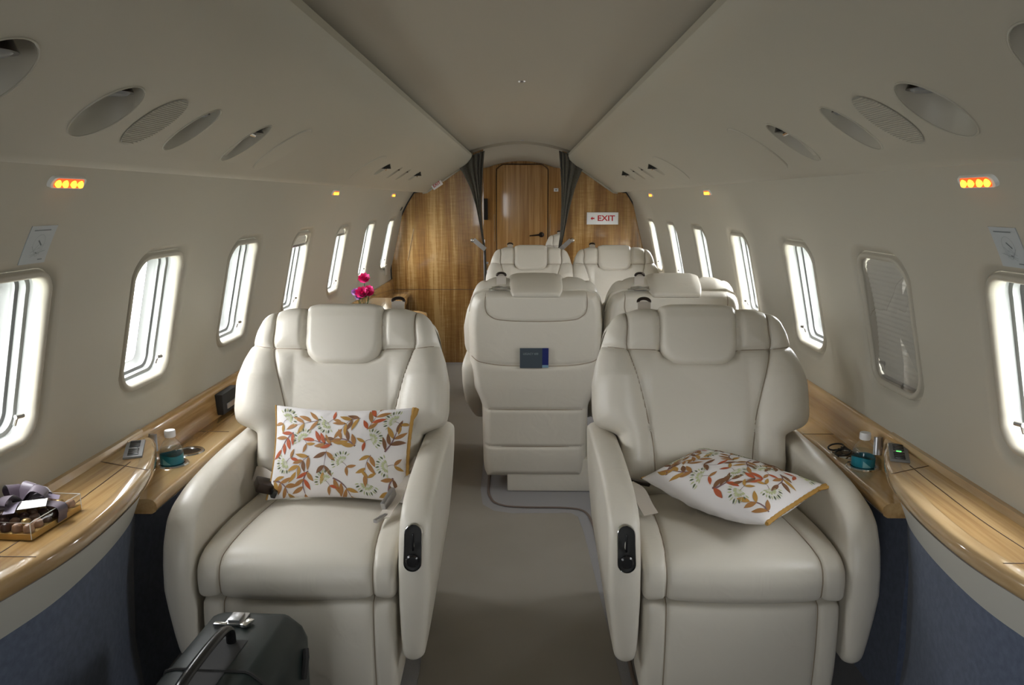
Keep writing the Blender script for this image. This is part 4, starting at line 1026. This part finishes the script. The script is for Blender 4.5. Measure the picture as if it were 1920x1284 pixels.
P2 = Matrix.Translation((.604, 2.03, .566)) @ Matrix.Rotation(math.radians(-50), 4, 'Z') @ Matrix.Rotation(math.radians(5), 4, 'X') @ Matrix.Rotation(math.radians(0), 4, 'Y')
def bd_(p):
    return Vector((p.x, p.y, p.z + .9 * p.x * p.x * .35 + .18 * max(0, p.y) ** 1.0 * .4))
make_pillow('throw_cushion', 'white cushion embroidered with rust leaves lying flat on the front right armchair', .203, .138, .074, P2, 23, 'embroidered throw cushions', bd_)

# ------------------------------------------------------------------ seat belts (parts of the two front armchairs)
def belt(chair_, parts, mats_):
    for pts, w, m, nm, wd in parts:
        g = MB(); ribbon(g, pts, w, .0022, wd); g.build(nm, m, chair_)
belt(cL, [([(-.25, .06, .53), (-.215, .03, .535), (-.175, .00, .52)], .045, 'belt', 'belt_webbing', (0, .6, .8)),
          ([(.25, -.02, .56), (.225, -.05, .56), (.205, -.10, .515), (.195, -.15, .505), (.190, -.20, .500)], .036, 'belt', 'belt_webbing', (1, .2, .2)),
          ([(.255, .02, .60), (.235, .0, .57), (.225, -.03, .53)], .045, 'belt', 'belt_webbing', (0, 1, .3))], None)
g = MB(); R_ = Matrix.Rotation(.45, 3, 'Y') @ Matrix.Rotation(.5, 3, 'Z'); g.box((-.185, -.04, .530), (.055, .050, .030), R_, bev=.006); bk = g.build('belt_buckle', 'bronze', cL)
g = MB(); g.box((-.160, -.048, .517), (.014, .047, .024), R_, bev=.003); g.build('buckle_button', 'black', bk)
g = MB(); g.box((.190, -.12, .522), (.014, .07, .030), Matrix.Rotation(-.3, 3, 'Z') @ Matrix.Rotation(.35, 3, 'X'), bev=.003); g.build('belt_tongue', 'steel', cL)
g = MB(); g.box((.182, -.20, .500), (.012, .05, .010), Matrix.Rotation(-.5, 3, 'Z'), bev=.002); g.build('belt_tip', 'steel', cL)
belt(cR, [([(-.25, -.05, .545), (-.225, -.09, .54), (-.21, -.14, .515), (-.20, -.17, .503)], .042, 'belt', 'belt_webbing', (1, .3, .1))], None)
g = MB(); g.box((-.215, -.03, .542), (.07, .014, .012), Matrix.Rotation(-.5, 3, 'Z'), bev=.003); g.build('belt_tongue', 'bronze', cR)

# ------------------------------------------------------------------ water bottles
def bottle(x, y, lab):
    root = thing('water_bottle', lab, 'water bottle', (x, y, .602), 0, 'small water bottles')
    g = MB(); g.lathe([(.029, .0), (.031, .004), (.031, .030), (.0318, .034), (.0318, .040), (.030, .048), (.024, .062), (.015, .073), (.0125, .078), (.0125, .086)], n=32)
    g.build('bottle_body', 'pet', root)
    g = MB(); g.lathe([(.0275, .003), (.0295, .006), (.0300, .040), (.0285, .0465), (.0285, .047)], n=32); g.build('water', glass_mat('water_in_bottle', (.93, .96, .96)), root)
    vs = []; fs = []; n = 32
    for z in (.003, .030):
        for j in range(n): a = 2 * PI * j / n; vs.append((.0316 * math.cos(a), .0316 * math.sin(a), z + (.003 * math.sin(a * 2) if z > .01 else 0)))
    fs = [(j, (j + 1) % n, n + (j + 1) % n, n + j) for j in range(n)]
    mk('label_sleeve', vs, fs, 'water', root)
    vs = []; 
    for i in range(9):
        a = -2.0 + i * .09; vs += [(.0319 * math.cos(a), .0319 * math.sin(a), .005), (.0319 * math.cos(a), .0319 * math.sin(a), .024 - .0022 * i)]
    mk('label_swirl', vs, [(2 * i, 2 * i + 2, 2 * i + 3, 2 * i + 1) for i in range(8)], 'label2', root)
    g = MB(); g.lathe([(.0142, .080), (.0150, .082), (.0150, .097), (.0140, .100), (0, .1005)], n=28); g.build('cap', 'white', root)
    return root
bottle(-.985, 2.105, 'small water bottle with teal label and white cap in the left ledge drink holder')
bottle(1.0, 2.11, 'small water bottle with teal label and white cap on the right ledge')

# ------------------------------------------------------------------ gift box of chocolates
root = thing('gift_box', 'clear box of chocolates tied with a dark purple ribbon on the left cabinet', 'gift box', (-.992, 1.478, .6935), math.radians(-4))
bw, bl, bh = .125, .155, .036
g = MB(); g.box((0, 0, .006), (bw, bl, .012)); g.build('gold_base', 'gold', root, smooth=False)
g = MB(); g.box((0, 0, .012 + (bh - .012) / 2), (bw, bl, bh - .012)); g.build('clear_lid', 'acryl', root, smooth=False)
g = MB()
for a, b in ((-1, -1), (1, -1), (1, 1), (-1, 1)): g.tube([(a * bw / 2, b * bl / 2, .002), (a * bw / 2, b * bl / 2, bh)], .0008, 6)
g.tube([(-bw / 2, -bl / 2, bh), (bw / 2, -bl / 2, bh), (bw / 2, bl / 2, bh), (-bw / 2, bl / 2, bh)], .0008, 6, close=True); g.build('lid_edge', 'wplast', root)
rg = random.Random(5)
for i in range(5):
    for j in range(6):
        g = MB(); c = (-.048 + i * .024, -.063 + j * .0252, .012)
        g.lathe([(.0095, 0), (.0105, .004), (.009, .012), (.005, .0155), (0, .016)], c, 12); g.build('chocolate', rg.choice(['choc', 'choc2', 'choc', 'gold']), root)
g = MB(); ribbon(g, [(-.064, .012, .004), (-.064, .012, .037), (0, .012, .0385), (.0640, .012, .037), (.0645, .012, .004)], .028, .001, (0, 1, 0)); g.build('ribbon', 'ribbon', root)
g = MB()
for (cx, cy, a, L, lift) in ((-.02, .02, .3, .05, .032), (-.035, 0, 2.6, .05, .035), (-.01, -.02, 4.6, .05, .028), (-.045, .03, 1.4, .045, .036), (0.0, .03, .9, .055, .024)):
    d_ = Vector((math.cos(a), math.sin(a), 0)); b0 = Vector((-.02, .008, .038))
    ribbon(g, [b0, b0 + d_ * L * .5 + Vector((0, 0, lift)), b0 + d_ * L + Vector((0, 0, lift * .6)), b0 + d_ * L * .7 + Vector((0, 0, .004)), b0 + Vector((0, 0, .003))], .026, .0008, (-d_.y, d_.x, .2))
g.build('bow', 'ribbon', root)
g = MB()
for (a, L) in ((.5, .07), (5.0, .06), (2.2, .05)):
    d_ = Vector((math.cos(a), math.sin(a), 0)); b0 = Vector((-.02, .008, .040))
    ribbon(g, [b0, b0 + d_ * L * .5 + Vector((0, 0, .012)), b0 + d_ * L + Vector((0, 0, .001))], .022, .0008, (-d_.y, d_.x, .1))
g.build('ribbon_tail', 'ribbon2', root)
g = MB(); g.box((.022, -.012, .048), (.050, .034, .001), Matrix.Rotation(.5, 3, 'Z') @ Matrix.Rotation(.15, 3, 'X')); g.build('gift_card', 'paper', root, smooth=False)

# ------------------------------------------------------------------ black flight case
root = thing('flight_case', 'black hard flight case standing on the floor before the front left armchair', 'case', (-.585, 1.36, 0), math.radians(-3))
hwc = .112; H = .425; yl, yh = -.25, .25
prof = [(-hwc, .015), (-hwc + .01, .004), (hwc - .01, .004), (hwc, .015), (hwc, H - .055), (hwc - .012, H - .028), (hwc - .042, H - .004), (hwc - .052, H), (-hwc + .03, H), (-hwc + .01, H - .006), (-hwc, H - .03)]
g = MB(); vs = []; fs = []; k = len(prof)
for y, sc_ in ((yl, .94), (yl + .012, 1.0), (yh - .02, 1.0), (yh - .006, .97), (yh, .92)):
    for x, z in prof: vs.append((x * sc_, y, H / 2 + (z - H / 2) * (1 - (1 - sc_) * .45)))
for i in range(4):
    for j in range(k): fs.append((i * k + j, i * k + (j + 1) % k, (i + 1) * k + (j + 1) % k, (i + 1) * k + j))
fs += [tuple(range(k)), tuple(4 * k + j for j in range(k))]
g.add(vs, fs); g.build('shell', 'case', root, angle=35)
g = MB(); rim = [(x * 1.012, z) for x, z in prof]
g.tube([(x, .02, H / 2 + (z - H / 2) * 1.006) for x, z in rim], .004, 6, close=True)
g.build('closing_rim', 'mblack', root)
g = MB(); g.tube([(hwc + .002, yh - .06, .30), (hwc + .006, yh - .05, .345), (hwc + .002, yh - .04, .36)], .008, 8); g.build('corner_guard', 'mblack', root)
def latch(cx, cy):
    g = MB(); g.box((cx, cy, H + .004), (.040, .050, .006), bev=.0015); g.box((cx, cy - .004, H + .010), (.026, .034, .008), bev=.002)
    la = g.build('latch', 'steel', root)
    g = MB(); g.box((cx - .028, cy - .024, H + .005), (.030, .010, .006), bev=.0015); g.build('hasp', 'chrome', la)
    g = MB(); g.box((cx + .030, cy - .018, H + .007), (.016, .030, .006), Matrix.Rotation(-.3, 3, 'Z'), bev=.0015); g.build('hasp', 'chrome', la)
latch(-.035, .205); latch(-.035, -.19)
g = MB(); g.tube(catmull([(-.012, .12, H + .002), (-.012, .115, H + .030), (-.012, .085, H + .046), (-.012, .0, H + .050), (-.012, -.085, H + .046), (-.012, -.115, H + .030), (-.012, -.12, H + .002)], 5), .011, 10, flat=.8); g.build('handle', 'black', root)
g = MB(); g.add([(-.04, .13, H + .0012), (.02, .13, H + .0012), (.02, -.13, H + .0012), (-.04, -.13, H + .0012)], [(0, 1, 2, 3)]); g.build('handle_recess', 'mblack', root, smooth=False)

# ------------------------------------------------------------------ credenza and flowers behind the left armchair
root = thing('credenza', 'maple credenza with fold-out leaf along the left wall behind the front left armchair', 'credenza', (-.9, 4.2, 0)); L0 = Vector(root.location)
g = MB(); top = [(-1.075, 3.0), (-.80, 3.0), (-.77, 3.2), (-.77, 5.25), (-.79, 5.30), (-1.075, 5.32)]
g.prism(top, .650, .680, lambda a, b, c: Vector((a, b, c)) - L0); g.build('credenza_top', 'woodL', root, angle=30)
g = MB(); g.box(Vector((-.925, 4.15, .325)) - L0, (.27, 2.25, .65)); g.build('credenza_body', 'woodL', root, smooth=False)
g = MB(); leafp = [(-.78, 3.5), (-.56, 3.5), (-.535, 3.53), (-.53, 4.40), (-.545, 4.52), (-.60, 4.60), (-.78, 4.64)]
g.prism(leafp, .664, .690, lambda a, b, c: Vector((a, b, c)) - L0); g.build('table_leaf', 'woodE', root, angle=30)
for yy in (3.4, 4.0, 4.6): 
    g = MB(); g.box(Vector((-.788, yy, .34)) - L0, (.004, .004, .58)); g.build('door_joint', 'line', root)
g = MB(); g.prism([(-1.056, .680), (-1.080, .680), (-1.080, .706), (-1.060, .706)], 3.0, 5.31, lambda a, b, c: Vector((a, c, b)) - L0); g.build('upstand', 'woodE', root)
root = thing('flower_vase', 'small vase of pink and lilac flowers on the credenza behind the front left armchair', 'flowers', (-.885, 4.4, .681))
g = MB(); g.lathe([(.025, 0), (.034, .01), (.036, .06), (.028, .10), (.032, .125)], n=20); g.build('vase', 'pet', root)
def bloom(c, r, m, seed):
    rg = random.Random(seed); g = MB()
    for lay in range(4):
        for k_ in range(9):
            a = k_ / 9 * 2 * PI + lay * .35; rad = r * (1 - lay * .22); tl = .2 + lay * .33
            d_ = Vector((math.cos(a) * math.cos(tl), math.sin(a) * math.cos(tl), math.sin(tl))); sd = Vector((-math.sin(a), math.cos(a), 0)); up = d_.cross(sd) * -1
            vs = []
            for i in range(5):
                t = i / 4; w = rad * .42 * math.sin(PI * (.12 + .80 * t)); p = d_ * rad * t + up * rad * .18 * math.sin(PI * t)
                vs += [p - sd * w, p + up * .04 * rad, p + sd * w]
            fs = []
            for i in range(4):
                for q in range(2): fs.append((i * 3 + q, i * 3 + q + 1, i * 3 + 4 + q, i * 3 + 3 + q))
            g.add([Vector(c) + v for v in vs], fs)
    Rb = Matrix.Rotation(math.radians(52), 3, 'X'); cc_ = Vector(c)
    g.v = [cc_ + Rb @ (v - cc_) for v in g.v]
    return g.build('bloom', m, root, angle=None)
for i, (c, r, m) in enumerate((((.0, -.01, .185), .036, 'pink'), ((-.012, -.03, .105), .040, 'pink'), ((.028, -.02, .108), .032, 'pink'), ((-.052, -.01, .105), .026, 'lilac'), ((-.03, -.03, .080), .022, 'lilac'), ((.015, .03, .115), .03, 'pink'))):
    c = (c[0], c[1], c[2] + .042); bloom(c, r, m, i); g = MB(); g.tube([(0, 0, .05), (c[0] * .7, c[1] * .7, c[2] * .6), c], .002, 6); g.build('stem', 'leaf', root)
g = MB(); rg = random.Random(9)
for i in range(26):
    a = rg.uniform(0, 2 * PI); L = rg.uniform(.05, .085); z0 = rg.uniform(.112, .142); d_ = Vector((math.cos(a), math.sin(a), rg.uniform(-.2, .6))).normalized(); sd = d_.cross(Vector((0, 0, 1))).normalized()
    p = Vector((0, 0, z0)); g.add([p, p + d_ * L * .5 + sd * .012, p + d_ * L, p + d_ * L * .5 - sd * .012], [(0, 1, 2, 3)])
g.build('foliage', 'leaf', root, smooth=False)

# ------------------------------------------------------------------ curtains in the passage
def curtain(side, name, rows, lab):
    """rows: (z, x outer, x inner) from top to bottom"""
    root = thing(name, lab, 'curtain', (side * .4, YB - .05, 1.0), 0, 'passage curtains'); L0 = Vector(root.location)
    zz = [r[0] for r in rows]; fo = interp(zz[::-1], [r[1] for r in rows][::-1]); fi = interp(zz[::-1], [r[2] for r in rows][::-1])
    vs = []; fs = []; nu, nv = 60, 40
    for i in range(nv + 1):
        z = zz[-1] + (zz[0] - zz[-1]) * i / nv
        for j in range(nu + 1):
            t = j / nu; xo, xi = float(fo(z)), float(fi(z)); zt = z
            if i == nv: zt = z - (.10 * (1 - t) ** 1.3)
            elif z > zz[0] - .16: zt = z - (.10 * (1 - t) ** 1.3) * (1 - (zz[0] - z) / .16)
            amp = .016 * (.35 + .65 * (xi - xo) ** 0 * abs(xi - xo) / .2)
            vs.append(Vector((xo + (xi - xo) * (t + .015 * math.sin(t * 19)), YB - .05 + amp * math.sin(t * t * 24 + .8 * math.sin(z * 3)), zt)) - L0)
    for i in range(nv):
        for j in range(nu): fs.append((i * (nu + 1) + j, i * (nu + 1) + j + 1, (i + 1) * (nu + 1) + j + 1, (i + 1) * (nu + 1) + j))
    o = mk('drape', vs, fs, 'curtain', root, recalc=False)
    md = o.modifiers.new('thickness', 'SOLIDIFY'); md.thickness = .004
    return root
curL = curtain(-1, 'curtain', [(1.735, -.50, -.285), (1.60, -.475, -.298), (1.45, -.40, -.308), (1.30, -.355, -.315), (1.15, -.325, -.308), (1.05, -.308, -.296), (.95, -.292, -.280), (.70, -.285, -.272)], 'dark taupe curtain tied back at the left side of the passage')
curR = curtain(1, 'curtain', [(1.735, .53, .31), (1.60, .500, .322), (1.45, .445, .332), (1.30, .405, .335), (1.15, .375, .330), (1.05, .355, .325), (.95, .335, .315), (.86, .332, .318)], 'dark taupe curtain tied back at the right side of the passage')
for s, pts in ((-1, [(-.385, 1.03), (-.375, 1.035), (-.28, .955)]), (1, [(.425, 1.03), (.412, 1.032), (.318, .945)])):
    cu_ = curL if s < 0 else curR; L0 = Vector(cu_.location)
    g = MB(); (xa, za), (xb_, zb) = pts[1], pts[2]
    ribbon(g, [Vector((xa, YB - .085, za)) - L0, Vector(((xa + xb_) / 2, YB - .090, (za + zb) / 2)) - L0, Vector((xb_, YB - .085, zb)) - L0], .036, .006, (0.5, 0, .85)); tb = g.build('tieback', 'steel', cu_)
    g = MB(); g.lathe([(.016, 0), (.016, .01), (.008, .014), (0, .015)], Vector((pts[0][0], YB - .088, pts[0][1])) - L0, 16, Matrix.Rotation(PI / 2, 3, 'X')); g.build('stud', 'chrome', tb)

# ------------------------------------------------------------------ small things beyond
root = thing('side_unit', 'small grey cabinet just inside the passage by the left curtain', 'cabinet', (-.40, 7.15, 0))
g = MB(); g.box((0, 0, .335), (.28, .40, .67), bev=.01); g.build('body', 'grey', root)
g = MB(); g.box((0, 0, .68), (.29, .41, .02), bev=.004); g.build('top', 'placard', root)
root = thing('glass_bottle', 'tiny clear bottle on the grey cabinet beyond the left curtain', 'bottle', (-.30, 7.0, .691))
g = MB(); g.lathe([(.022, 0), (.024, .01), (.024, .05), (.010, .075), (.010, .09)], n=18); g.build('body', 'pet', root)
g = MB(); g.lathe([(.011, .088), (.011, .105), (0, .106)], n=14); g.build('cap', 'steel', root)
tcp = t_of_z(.80); root = thing('wall_plate', 'small pale plate on the left wall beneath the farthest window', 'plate', W(-1, 6.12, tcp)); L0 = Vector(root.location)
g = MB(); q_ = [W(-1, 6.12 + x, tcp + z, -n_) - L0 for n_ in (0, .003) for x, z in ((-.05, -.04), (.05, -.04), (.05, .04), (-.05, .04))]
g.add(q_, [(0, 1, 2, 3), (4, 5, 6, 7), (0, 1, 5, 4), (1, 2, 6, 5), (2, 3, 7, 6), (3, 0, 4, 7)]); g.build('plate', 'band', root, smooth=False)
